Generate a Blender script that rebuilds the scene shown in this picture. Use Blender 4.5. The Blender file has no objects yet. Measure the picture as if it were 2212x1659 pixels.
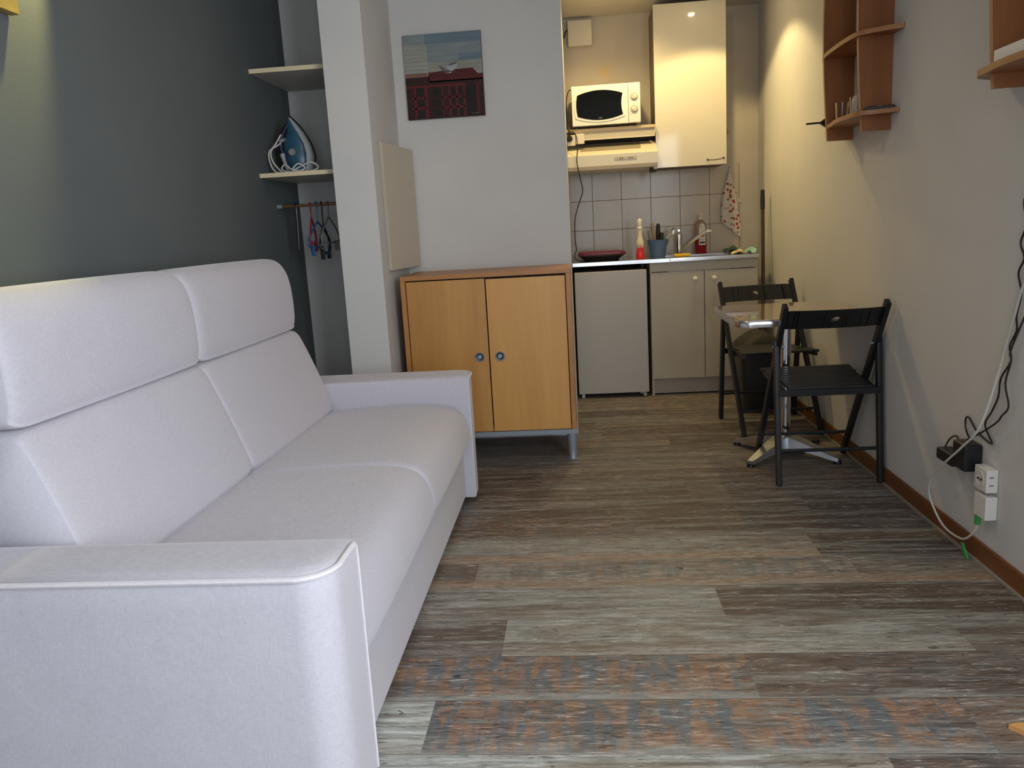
import bpy, bmesh, math, random
from mathutils import Vector, Matrix
from math import sin, cos, pi, radians, sqrt
random.seed(7)
C = bpy.context.scene.collection
SC = bpy.context.scene

# ------------------------------------------------------------------ camera
F_PX, PITCH, ROLL, YAW, CAM_H = 1729.2, radians(10.979), radians(-3.308), radians(4.958), 1.17
cam_d = bpy.data.cameras.new('camera'); cam = bpy.data.objects.new('camera', cam_d); C.objects.link(cam)
cp, sp = cos(PITCH), sin(PITCH)
fw = Vector((-sin(YAW)*cp, cos(YAW)*cp, -sp)); rt = Vector((cos(YAW), sin(YAW), 0)); up = rt.cross(fw)
r2 = cos(ROLL)*rt + sin(ROLL)*up; u2 = -sin(ROLL)*rt + cos(ROLL)*up
M = Matrix((r2, u2, -fw)).transposed().to_4x4(); M.translation = (0, 0, CAM_H)
cam.matrix_world = M
cam_d.sensor_width = 36; cam_d.lens = 36*F_PX/2212; cam_d.clip_start = 0.02
SC.camera = cam

# ------------------------------------------------------------------ view / world / lights
SC.view_settings.view_transform = 'Standard'; SC.view_settings.look = 'None'
SC.view_settings.gamma = 1.0; SC.view_settings.use_curve_mapping = False
SC.view_settings.exposure = 0.0
w = bpy.data.worlds.new('world'); SC.world = w; w.use_nodes = True
w.node_tree.nodes['Background'].inputs[0].default_value = (0.62, 0.78, 1.0, 1)
w.node_tree.nodes['Background'].inputs[1].default_value = 0.6

def area(name, loc, target, sx, sy, power, col, spread=180):
    d = bpy.data.lights.new(name, 'AREA'); d.shape = 'RECTANGLE'; d.size = sx; d.size_y = sy
    d.energy = power; d.color = col; d.spread = radians(spread)
    o = bpy.data.objects.new(name, d); C.objects.link(o); o.location = loc
    o.rotation_euler = (Vector(target)-Vector(loc)).to_track_quat('-Z', 'Y').to_euler(); return o
def spot(name, loc, target, power, col, ang, blend=0.15, size=0.03):
    d = bpy.data.lights.new(name, 'SPOT'); d.energy = power; d.color = col
    d.spot_size = radians(ang); d.spot_blend = blend; d.shadow_soft_size = size
    o = bpy.data.objects.new(name, d); C.objects.link(o); o.location = loc
    o.rotation_euler = (Vector(target)-Vector(loc)).to_track_quat('-Z', 'Y').to_euler(); return o

CEIL = 2.56
XL, XR, YN, YB, YP = -1.50, 1.30, -0.95, 5.90, 4.42     # left, right, near wall, kitchen back, partition front
# daylight through the window in the right wall, beside the camera
area('daylight', (XR+0.10, 0.05, 1.45), (-0.6, 0.75, 0.95), 1.60, 1.6, 84, (0.87, 0.93, 1.0))
area('daylight', (0.05, YN-0.10, 1.20), (0.35, 2.6, 0.55), 0.95, 1.9, 20, (0.80, 0.90, 1.0))
# warm ceiling lamps
spot('kitchen_lamp', (0.87, 5.10, 2.505), (0.87, 5.10, 0), 24, (1.0, 0.755, 0.33), 122, 0.25, 0.028)
spot('kitchen_lamp', (0.25, 5.12, 2.505), (0.25, 5.16, 0), 32, (1.0, 0.74, 0.30), 152, 0.6, 0.07)
spot('left_wall_lamp', (-1.38, 2.43, 2.37), (-1.60, 2.08, 1.72), 85, (1.0, 0.88, 0.32), 52, 0.6, 0.02)
spot('added_room_fill', (-0.25, 2.6, 2.51), (-0.35, 2.9, 0), 8, (1.0, 0.80, 0.58), 160, 0.6, 0.04)  # unseen downlight added as warm fill for the room

# ------------------------------------------------------------------ materials
def nt(name):
    m = bpy.data.materials.new(name); m.use_nodes = True; n = m.node_tree
    return m, n, n.nodes['Principled BSDF']
def mat(name, col, rough=0.5, metal=0.0, var=0.0, vscale=8, bump=0.0, bscale=60, stretch=(1,1,1), coat=0.0, trans=0.0, spec=0.5, emit=None, emit_s=0, ior=1.45, col2=None):
    m, n, b = nt(name)
    b.inputs['Base Color'].default_value = (*col, 1); b.inputs['Roughness'].default_value = rough
    b.inputs['Metallic'].default_value = metal; b.inputs['Coat Weight'].default_value = coat
    b.inputs['Transmission Weight'].default_value = trans; b.inputs['Specular IOR Level'].default_value = spec
    b.inputs['IOR'].default_value = ior
    if emit: b.inputs['Emission Color'].default_value = (*emit, 1); b.inputs['Emission Strength'].default_value = emit_s
    tc = n.nodes.new('ShaderNodeTexCoord'); mp = n.nodes.new('ShaderNodeMapping'); mp.inputs['Scale'].default_value = stretch
    n.links.new(tc.outputs['Object'], mp.inputs['Vector'])
    if var > 0 or col2:
        t = n.nodes.new('ShaderNodeTexNoise'); t.inputs['Scale'].default_value = vscale; t.inputs['Detail'].default_value = 5
        n.links.new(mp.outputs[0], t.inputs['Vector'])
        mx = n.nodes.new('ShaderNodeMix'); mx.data_type = 'RGBA'
        c2 = col2 or tuple(min(1, c*(1+var)) for c in col)
        c1 = col if col2 else tuple(c*(1-var) for c in col)
        mx.inputs[6].default_value = (*c1, 1); mx.inputs[7].default_value = (*c2, 1)
        cr = n.nodes.new('ShaderNodeMapRange'); cr.inputs[1].default_value = 0.3; cr.inputs[2].default_value = 0.7
        n.links.new(t.outputs[0], cr.inputs[0]); n.links.new(cr.outputs[0], mx.inputs[0]); n.links.new(mx.outputs[2], b.inputs['Base Color'])
    if bump > 0:
        t2 = n.nodes.new('ShaderNodeTexNoise'); t2.inputs['Scale'].default_value = bscale; t2.inputs['Detail'].default_value = 4
        n.links.new(mp.outputs[0], t2.inputs['Vector'])
        bp = n.nodes.new('ShaderNodeBump'); bp.inputs['Strength'].default_value = bump; bp.inputs['Distance'].default_value = 0.004
        n.links.new(t2.outputs[0], bp.inputs['Height']); n.links.new(bp.outputs[0], b.inputs['Normal'])
    return m

def fabric_mat(name, col):
    m, n, b = nt(name)
    b.inputs['Roughness'].default_value = 0.82; b.inputs['Sheen Weight'].default_value = 0.35; b.inputs['Sheen Roughness'].default_value = 0.4
    tc = n.nodes.new('ShaderNodeTexCoord')
    def nz(scale, st, det=3):
        mp = n.nodes.new('ShaderNodeMapping'); mp.inputs['Scale'].default_value = st; n.links.new(tc.outputs['Object'], mp.inputs[0])
        t = n.nodes.new('ShaderNodeTexNoise'); t.inputs['Scale'].default_value = scale; t.inputs['Detail'].default_value = det
        n.links.new(mp.outputs[0], t.inputs['Vector']); return t
    a = nz(210, (0.35, 0.35, 3.0)); c = nz(210, (3.0, 3.0, 0.4)); d = nz(5, (1, 1, 1), 2)
    ad = n.nodes.new('ShaderNodeMath'); ad.operation = 'ADD'; n.links.new(a.outputs[0], ad.inputs[0]); n.links.new(c.outputs[0], ad.inputs[1])
    mr = n.nodes.new('ShaderNodeMapRange'); mr.inputs[1].default_value = 0.7; mr.inputs[2].default_value = 1.3
    n.links.new(ad.outputs[0], mr.inputs[0])
    mx = n.nodes.new('ShaderNodeMix'); mx.data_type = 'RGBA'
    mx.inputs[6].default_value = (*[v*0.90 for v in col], 1); mx.inputs[7].default_value = (*[min(1, v*1.08) for v in col], 1)
    n.links.new(mr.outputs[0], mx.inputs[0]); n.links.new(mx.outputs[2], b.inputs['Base Color'])
    b1 = n.nodes.new('ShaderNodeBump'); b1.inputs['Strength'].default_value = 0.15; b1.inputs['Distance'].default_value = 0.001
    n.links.new(ad.outputs[0], b1.inputs['Height'])
    b2 = n.nodes.new('ShaderNodeBump'); b2.inputs['Strength'].default_value = 0.25; b2.inputs['Distance'].default_value = 0.02
    n.links.new(d.outputs[0], b2.inputs['Height']); n.links.new(b1.outputs[0], b2.inputs['Normal']); n.links.new(b2.outputs[0], b.inputs['Normal'])
    return m

def wood_mat(name, c1, c2, axis='Z', rough=0.4, scale=9, coat=0.0):
    m, n, b = nt(name); b.inputs['Roughness'].default_value = rough; b.inputs['Coat Weight'].default_value = coat
    tc = n.nodes.new('ShaderNodeTexCoord'); mp = n.nodes.new('ShaderNodeMapping')
    mp.inputs['Scale'].default_value = {'Z': (1, 1, 0.09), 'X': (0.09, 1, 1), 'Y': (1, 0.09, 1)}[axis]
    n.links.new(tc.outputs['Object'], mp.inputs[0])
    t = n.nodes.new('ShaderNodeTexNoise'); t.inputs['Scale'].default_value = scale; t.inputs['Detail'].default_value = 8; t.inputs['Distortion'].default_value = 0.4
    t2 = n.nodes.new('ShaderNodeTexNoise'); t2.inputs['Scale'].default_value = scale*9; t2.inputs['Detail'].default_value = 3
    for q in (t, t2): n.links.new(mp.outputs[0], q.inputs['Vector'])
    mm = n.nodes.new('ShaderNodeMath'); mm.operation = 'MULTIPLY_ADD'; mm.inputs[1].default_value = 0.35
    n.links.new(t2.outputs[0], mm.inputs[0]); n.links.new(t.outputs[0], mm.inputs[2])
    mr = n.nodes.new('ShaderNodeMapRange'); mr.inputs[1].default_value = 0.42; mr.inputs[2].default_value = 0.92; n.links.new(mm.outputs[0], mr.inputs[0])
    mx = n.nodes.new('ShaderNodeMix'); mx.data_type = 'RGBA'; mx.inputs[6].default_value = (*c1, 1); mx.inputs[7].default_value = (*c2, 1)
    n.links.new(mr.outputs[0], mx.inputs[0]); n.links.new(mx.outputs[2], b.inputs['Base Color'])
    return m

def floor_mat():
    m, n, b = nt('weathered_vinyl_planks')
    L = n.links.new; N = n.nodes.new
    att = N('ShaderNodeAttribute'); att.attribute_name = 'tone'
    uv = N('ShaderNodeUVMap'); uv.uv_map = 'plank'
    sep = N('ShaderNodeSeparateColor'); L(att.outputs['Color'], sep.inputs[0])
    seed = N('ShaderNodeCombineXYZ')
    sm = N('ShaderNodeMath'); sm.operation = 'MULTIPLY'; sm.inputs[1].default_value = 57.0; L(sep.outputs[2], sm.inputs[0])
    L(sm.outputs[0], seed.inputs[0]); L(sm.outputs[0], seed.inputs[1]); L(sm.outputs[0], seed.inputs[2])
    add = N('ShaderNodeVectorMath'); add.operation = 'ADD'; L(uv.outputs[0], add.inputs[0]); L(seed.outputs[0], add.inputs[1])
    def nz(st, sc, det=6, dist=0.0, rgh=0.6):
        mp = N('ShaderNodeMapping'); mp.inputs['Scale'].default_value = st; L(add.outputs[0], mp.inputs[0])
        t = N('ShaderNodeTexNoise'); t.inputs['Scale'].default_value = sc; t.inputs['Detail'].default_value = det
        t.inputs['Distortion'].default_value = dist; t.inputs['Roughness'].default_value = rgh; L(mp.outputs[0], t.inputs['Vector']); return t.outputs[0]
    def rng(x, a, bb, c=0.0, d=1.0):
        r = N('ShaderNodeMapRange'); r.inputs[1].default_value = a; r.inputs[2].default_value = bb; r.inputs[3].default_value = c; r.inputs[4].default_value = d
        L(x, r.inputs[0]); return r.outputs[0]
    def mixc(f, a, c):
        x = N('ShaderNodeMix'); x.data_type = 'RGBA'
        for s, v in ((0, f), (6, a), (7, c)):
            if isinstance(v, tuple): x.inputs[s].default_value = (*v, 1)
            elif isinstance(v, float): x.inputs[s].default_value = v
            else: L(v, x.inputs[s])
        return x.outputs[2]
    def mul(a, c):
        x = N('ShaderNodeMath'); x.operation = 'MULTIPLY'
        for s, v in ((0, a), (1, c)):
            if isinstance(v, float): x.inputs[s].default_value = v
            else: L(v, x.inputs[s])
        return x.outputs[0]
    fine = nz((2.6, 26, 1), 3.2, 10, 0.9, 0.72)        # long fine grain
    band = nz((0.6, 13, 1), 2.0, 4, 0.3)           # broad bands along the plank
    blot = nz((4.0, 11, 1), 2.2, 7, 0.9, 0.7)           # worn patches
    fleck = nz((5.0, 46, 1), 2.4, 6, 1.4, 0.7)         # short flecks
    knots = nz((10, 30, 1), 1.3, 3, 0.6)
    cross = nz((13, 2.2, 1), 1.8, 5, 0.5)
    hue2 = nz((1.6, 3.2, 1), 2.3, 5, 0.8)
    hue = nz((1.1, 5, 1), 1.7, 4, 0.3)
    tone = sep.outputs[0]; rust = sep.outputs[1]
    dark = mixc(rng(fine, 0.34, 0.66), (0.030, 0.022, 0.020), (0.165, 0.122, 0.105))
    pale = mixc(rng(fine, 0.32, 0.64), (0.190, 0.200, 0.180), (0.70, 0.735, 0.685))
    pale = mixc(rng(hue, 0.50, 0.62), pale, mixc(rng(fine, 0.32, 0.64), (0.15, 0.14, 0.11), (0.46, 0.42, 0.34)))
    base = mixc(tone, dark, pale)
    base = mixc(mul(rng(hue2, 0.50, 0.66), 0.65), base, mixc(rng(fine, 0.34, 0.66), (0.085, 0.078, 0.068), (0.27, 0.245, 0.215)))
    base = mixc(mul(rng(band, 0.50, 0.60), 0.60), base, mixc(rng(fine, 0.34, 0.66), (0.13, 0.125, 0.11), (0.44, 0.45, 0.41)))
    base = mixc(mul(rng(band, 0.46, 0.38), 0.55), base, mixc(rng(fine, 0.34, 0.66), (0.042, 0.031, 0.027), (0.17, 0.122, 0.098)))
    rustc = mixc(rng(fleck, 0.36, 0.66), (0.13, 0.070, 0.046), (0.44, 0.27, 0.18))
    base = mixc(mul(mul(rng(blot, 0.43, 0.55), rust), 0.95), base, rustc)
    bluec = mixc(rng(fleck, 0.35, 0.68), (0.045, 0.055, 0.066), (0.20, 0.235, 0.255))
    base = mixc(mul(mul(rng(cross, 0.47, 0.57), rust), 0.90), base, bluec)
    base = mixc(mul(rng(fleck, 0.58, 0.66), 0.80), base, (0.62, 0.59, 0.52))
    base = mixc(mul(rng(fleck, 0.42, 0.36), 0.80), base, (0.045, 0.036, 0.032))
    base = mixc(mul(rng(knots, 0.68, 0.72), 0.85), base, (0.04, 0.025, 0.02))
    sx = N('ShaderNodeSeparateXYZ'); L(uv.outputs[0], sx.inputs[0])
    vv = sx.outputs[1]
    wob = nz((3.0, 4.0, 1), 2.0, 5, 0.4)
    va = N('ShaderNodeMath'); va.operation = 'MULTIPLY_ADD'; va.inputs[1].default_value = -0.10; L(wob, va.inputs[0]); L(vv, va.inputs[2])
    base = mixc(mul(mul(rng(va.outputs[0], 0.035, -0.005), att.outputs['Alpha']), 0.75), base, mixc(rng(fleck, 0.40, 0.62), (0.20, 0.115, 0.075), (0.46, 0.36, 0.26)))
    base = mixc(mul(mul(rng(va.outputs[0], -0.012, -0.040), rust), 0.55), base, mixc(rng(fine, 0.34, 0.66), (0.17, 0.18, 0.17), (0.46, 0.49, 0.47)))
    # seams between planks
    lo = N('ShaderNodeMath'); lo.operation = 'LESS_THAN'; lo.inputs[1].default_value = 0.0022; L(sx.outputs[1], lo.inputs[0])
    base = mixc(mul(lo.outputs[0], 0.55), base, (0.40, 0.37, 0.32))
    hi = N('ShaderNodeMath'); hi.operation = 'GREATER_THAN'; hi.inputs[1].default_value = 0.2085; L(sx.outputs[1], hi.inputs[0])
    base = mixc(mul(hi.outputs[0], 0.7), base, (0.03, 0.025, 0.02))
    L(base, b.inputs['Base Color'])
    b.inputs['Roughness'].default_value = 0.5
    L(rng(fine, 0.3, 0.7, 0.42, 0.62), b.inputs['Roughness'])
    b.inputs['Specular IOR Level'].default_value = 0.45
    bp = N('ShaderNodeBump'); bp.inputs['Strength'].default_value = 0.25; bp.inputs['Distance'].default_value = 0.002
    L(fine, bp.inputs['Height']); L(bp.outputs[0], b.inputs['Normal'])
    return m

def tile_mat():
    m, n, b = nt('white_wall_tiles'); L = n.links.new; N = n.nodes.new
    tc = N('ShaderNodeTexCoord'); sp_ = N('ShaderNodeSeparateXYZ'); L(tc.outputs['Object'], sp_.inputs[0])
    T = 0.2055
    def line(out, off):
        a = N('ShaderNodeMath'); a.operation = 'ADD'; a.inputs[1].default_value = off; L(out, a.inputs[0])
        f = N('ShaderNodeMath'); f.operation = 'FLOORED_MODULO'; f.inputs[1].default_value = T; L(a.outputs[0], f.inputs[0])
        l = N('ShaderNodeMath'); l.operation = 'LESS_THAN'; l.inputs[1].default_value = 0.0042; L(f.outputs[0], l.inputs[0]); return l.outputs[0]
    mxm = N('ShaderNodeMath'); mxm.operation = 'MAXIMUM'
    L(line(sp_.outputs[0], -0.140+T*10), mxm.inputs[0]); L(line(sp_.outputs[2], -1.120+T*10), mxm.inputs[1])
    nzt = N('ShaderNodeTexNoise'); nzt.inputs['Scale'].default_value = 9; L(tc.outputs['Object'], nzt.inputs['Vector'])
    c0 = N('ShaderNodeMix'); c0.data_type = 'RGBA'; c0.inputs[6].default_value = (0.47, 0.405, 0.32, 1); c0.inputs[7].default_value = (0.54, 0.475, 0.39, 1); L(nzt.outputs[0], c0.inputs[0])
    mx = N('ShaderNodeMix'); mx.data_type = 'RGBA'; L(c0.outputs[2], mx.inputs[6]); mx.inputs[7].default_value = (0.24, 0.16, 0.10, 1)
    L(mxm.outputs[0], mx.inputs[0]); L(mx.outputs[2], b.inputs['Base Color'])
    r = N('ShaderNodeMapRange'); r.inputs[3].default_value = 0.22; r.inputs[4].default_value = 0.8; L(mxm.outputs[0], r.inputs[0]); L(r.outputs[0], b.inputs['Roughness'])
    return m

WALL = mat('white_wall_paint', (0.65, 0.635, 0.61), 0.85, var=0.03, vscale=3, bump=0.12, bscale=90)
KWALL = mat('kitchen_wall_paint', (0.55, 0.49, 0.41), 0.8, var=0.07, vscale=4, bump=0.12, bscale=60)
def stain(m, centre, r, col):
    n = m.node_tree; b = n.nodes['Principled BSDF']; src = b.inputs['Base Color'].links[0].from_socket
    tc = n.nodes.new('ShaderNodeTexCoord'); nz = n.nodes.new('ShaderNodeTexNoise'); nz.inputs['Scale'].default_value = 9
    n.links.new(tc.outputs['Object'], nz.inputs['Vector'])
    ds = n.nodes.new('ShaderNodeVectorMath'); ds.operation = 'DISTANCE'; ds.inputs[1].default_value = centre; n.links.new(tc.outputs['Object'], ds.inputs[0])
    ad = n.nodes.new('ShaderNodeMath'); ad.operation = 'MULTIPLY_ADD'; ad.inputs[1].default_value = 0.14; n.links.new(nz.outputs[0], ad.inputs[0]); n.links.new(ds.outputs['Value'], ad.inputs[2])
    mr = n.nodes.new('ShaderNodeMapRange'); mr.inputs[1].default_value = r+.10; mr.inputs[2].default_value = r+.07; mr.inputs[4].default_value = .7; n.links.new(ad.outputs[0], mr.inputs[0])
    mx = n.nodes.new('ShaderNodeMix'); mx.data_type = 'RGBA'; n.links.new(mr.outputs[0], mx.inputs[0]); n.links.new(src, mx.inputs[6]); mx.inputs[7].default_value = (*col, 1); n.links.new(mx.outputs[2], b.inputs['Base Color'])
stain(KWALL, (0.27, 5.9, 2.215), .028, (.60, .43, .20))
GREY = mat('dark_grey_wall_paint', (0.105, 0.118, 0.120), 0.8, var=0.05, vscale=3, bump=0.12, bscale=90)
CEILM = mat('ceiling_paint', (0.62, 0.59, 0.54), 0.9, var=0.03)
FLOORM = floor_mat(); TILE = tile_mat()
BASEB = wood_mat('varnished_skirting', (0.15, 0.048, 0.012), (0.27, 0.095, 0.026), 'Y', 0.4)
SOFA = fabric_mat('lilac_grey_fabric', (0.545, 0.520, 0.570))
PIPE = fabric_mat('pale_piping_fabric', (0.70, 0.655, 0.68))
BLK = mat('black_plastic', (0.012, 0.012, 0.014), 0.4)
BLKW = mat('black_stained_wood', (0.010, 0.011, 0.014), 0.42, bump=0.1, bscale=40)
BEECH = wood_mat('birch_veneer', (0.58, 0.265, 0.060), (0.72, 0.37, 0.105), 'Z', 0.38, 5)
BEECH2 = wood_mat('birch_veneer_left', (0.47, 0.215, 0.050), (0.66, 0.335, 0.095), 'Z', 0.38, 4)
BEECHE = wood_mat('birch_edge', (0.40, 0.165, 0.045), (0.52, 0.235, 0.072), 'X', 0.4, 7)
SHELFW = wood_mat('reddish_beech', (0.23, 0.080, 0.023), (0.34, 0.125, 0.040), 'Z', 0.42, 10)
SHELFE = wood_mat('pale_beech_edge', (0.34, 0.15, 0.055), (0.44, 0.21, 0.08), 'Y', 0.42, 10)
GMET = mat('grey_painted_metal', (0.30, 0.34, 0.38), 0.42, metal=0.3)
WLAM = mat('glossy_white_laminate', (0.68, 0.63, 0.52), 0.34, var=0.01, coat=0.5, spec=0.3)
WLAM.node_tree.nodes['Principled BSDF'].inputs['Coat Roughness'].default_value = 0.07
WCAB = mat('matt_white_cabinet', (0.49, 0.44, 0.35), 0.38, var=0.02)
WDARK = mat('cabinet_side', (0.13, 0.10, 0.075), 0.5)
FRID = mat('fridge_white', (0.50, 0.47, 0.44), 0.32, bump=0.05, bscale=200)
STEEL = mat('stainless_steel', (0.62, 0.62, 0.62), 0.22, metal=1.0, bump=0.03, bscale=120, stretch=(0.1, 1, 1))
CHROME = mat('chrome', (0.80, 0.82, 0.85), 0.10, metal=1.0)
ALU = mat('cast_aluminium', (0.52, 0.55, 0.58), 0.34, metal=0.9, bump=0.05)
WPL = mat('white_plastic', (0.76, 0.74, 0.70), 0.30)
CRPL = mat('cream_enamel', (0.68, 0.63, 0.52), 0.28)
SHELFWH = mat('white_shelf_board', (0.55, 0.52, 0.46), 0.5)
SHELFED = mat('cream_shelf_edge', (0.78, 0.66, 0.44), 0.5)
GLASSB = mat('black_glass', (0.003, 0.004, 0.005), 0.10, spec=0.15)
DKGAP = mat('painted_recess_shade', (0.01, 0.009, 0.008), 0.8)  # near-black colour standing in for the shade inside gaps
BINM = mat('dark_grey_plastic', (0.030, 0.030, 0.027), 0.40, bump=0.05)
BINL = mat('grey_bin_lid', (0.045, 0.044, 0.036), 0.6, spec=0.25)
TABLET = wood_mat('varnished_table_top', (0.30, 0.20, 0.12), (0.42, 0.30, 0.19), 'X', 0.10, 14, coat=0.8)
COPPER = mat('copper_rod', (0.50, 0.26, 0.12), 0.35, metal=0.9)
BLUEP = mat('blue_plastic', (0.02, 0.10, 0.24), 0.35)
CUPB = mat('slate_blue_cup', (0.10, 0.17, 0.33), 0.45)
IRONB = mat('iron_blue', (0.030, 0.095, 0.155), 0.3, var=0.3, vscale=14)
IRONW = mat('iron_white', (0.40, 0.42, 0.44), 0.35)
NAVY = mat('navy_plastic', (0.012, 0.013, 0.040), 0.4)
CORDW = mat('white_cord', (0.60, 0.58, 0.53), 0.5)
REDP = mat('red_liquid', (0.70, 0.03, 0.035), 0.25)
WINE = mat('dark_red_liquid', (0.22, 0.012, 0.025), 0.2)
CLEARP = mat('clear_pink_plastic', (0.45, 0.30, 0.28), 0.15, trans=0.35)
LABELM = mat('pale_label', (0.68, 0.62, 0.55), 0.5)
INKM = mat('dark_ink', (0.03, 0.02, 0.04), 0.5)
ORL = mat('orange_label_print', (0.62, 0.16, 0.05), 0.5)
YEL = mat('yellow_sponge', (0.82, 0.50, 0.03), 0.9, bump=0.5, bscale=80)
BURG = mat('burgundy_enamel', (0.14, 0.020, 0.045), 0.3)
GREENT = mat('green_tape', (0.06, 0.34, 0.08), 0.5)
MINT = mat('mint_cloth', (0.36, 0.62, 0.55), 0.9, bump=0.3)
DKCL = mat('dark_green_cloth', (0.035, 0.06, 0.05), 0.9, bump=0.3)
CRCL = mat('cream_cloth', (0.60, 0.50, 0.30), 0.9, bump=0.3)
GLASS = mat('clear_glass', (0.95, 0.95, 0.95), 0.03, trans=1.0, ior=1.3)
WOODSP = mat('spoon_wood', (0.55, 0.30, 0.12), 0.6)
GREENP = mat('green_plastic', (0.02, 0.20, 0.12), 0.4)
ORW = mat('orange_wood', (0.72, 0.36, 0.12), 0.5, var=0.08)
GRPL = mat('grey_plastic', (0.25, 0.25, 0.24), 0.45)
KNOBM = mat('glossy_white_knob', (0.85, 0.80, 0.70), 0.15)
HRED = mat('red_hanger_plastic', (0.26, 0.02, 0.035), 0.4)
CLIP = mat('smoky_clip_plastic', (0.22, 0.22, 0.20), 0.3, trans=0.2)
BULB = mat('lamp_bulb', (1, 0.9, 0.7), 0.4, emit=(1.0, 0.78, 0.45), emit_s=160)

# ------------------------------------------------------------------ object helpers
ORG = {}
def thing(name, label, cat, loc=(0, 0, 0), group=None):
    o = bpy.data.objects.new(name, None); C.objects.link(o); o.location = loc; o.empty_display_size = 0.05
    o['label'] = label; o['category'] = cat
    if group: o['group'] = group
    ORG[o.name] = Vector(loc); return o
def tag(o, label, cat, group=None):
    o['label'] = label; o['category'] = cat
    if group: o['group'] = group
    return o
def struct(o): o['kind'] = 'structure'; return o

def catmull(pts, n=6, closed=False):
    P = [Vector(p) for p in pts]; out = []; L = len(P)
    rngs = range(L) if closed else range(L-1)
    for i in rngs:
        if closed: a, b, c, d = P[(i-1) % L], P[i], P[(i+1) % L], P[(i+2) % L]
        else: a, b, c, d = P[max(i-1, 0)], P[i], P[i+1], P[min(i+2, L-1)]
        for k in range(n):
            t = k/n
            out.append(0.5*((2*b)+(c-a)*t+(2*a-5*b+4*c-d)*t*t+(3*b-a-3*c+d)*t**3))
    if not closed: out.append(P[-1])
    return out

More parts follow.
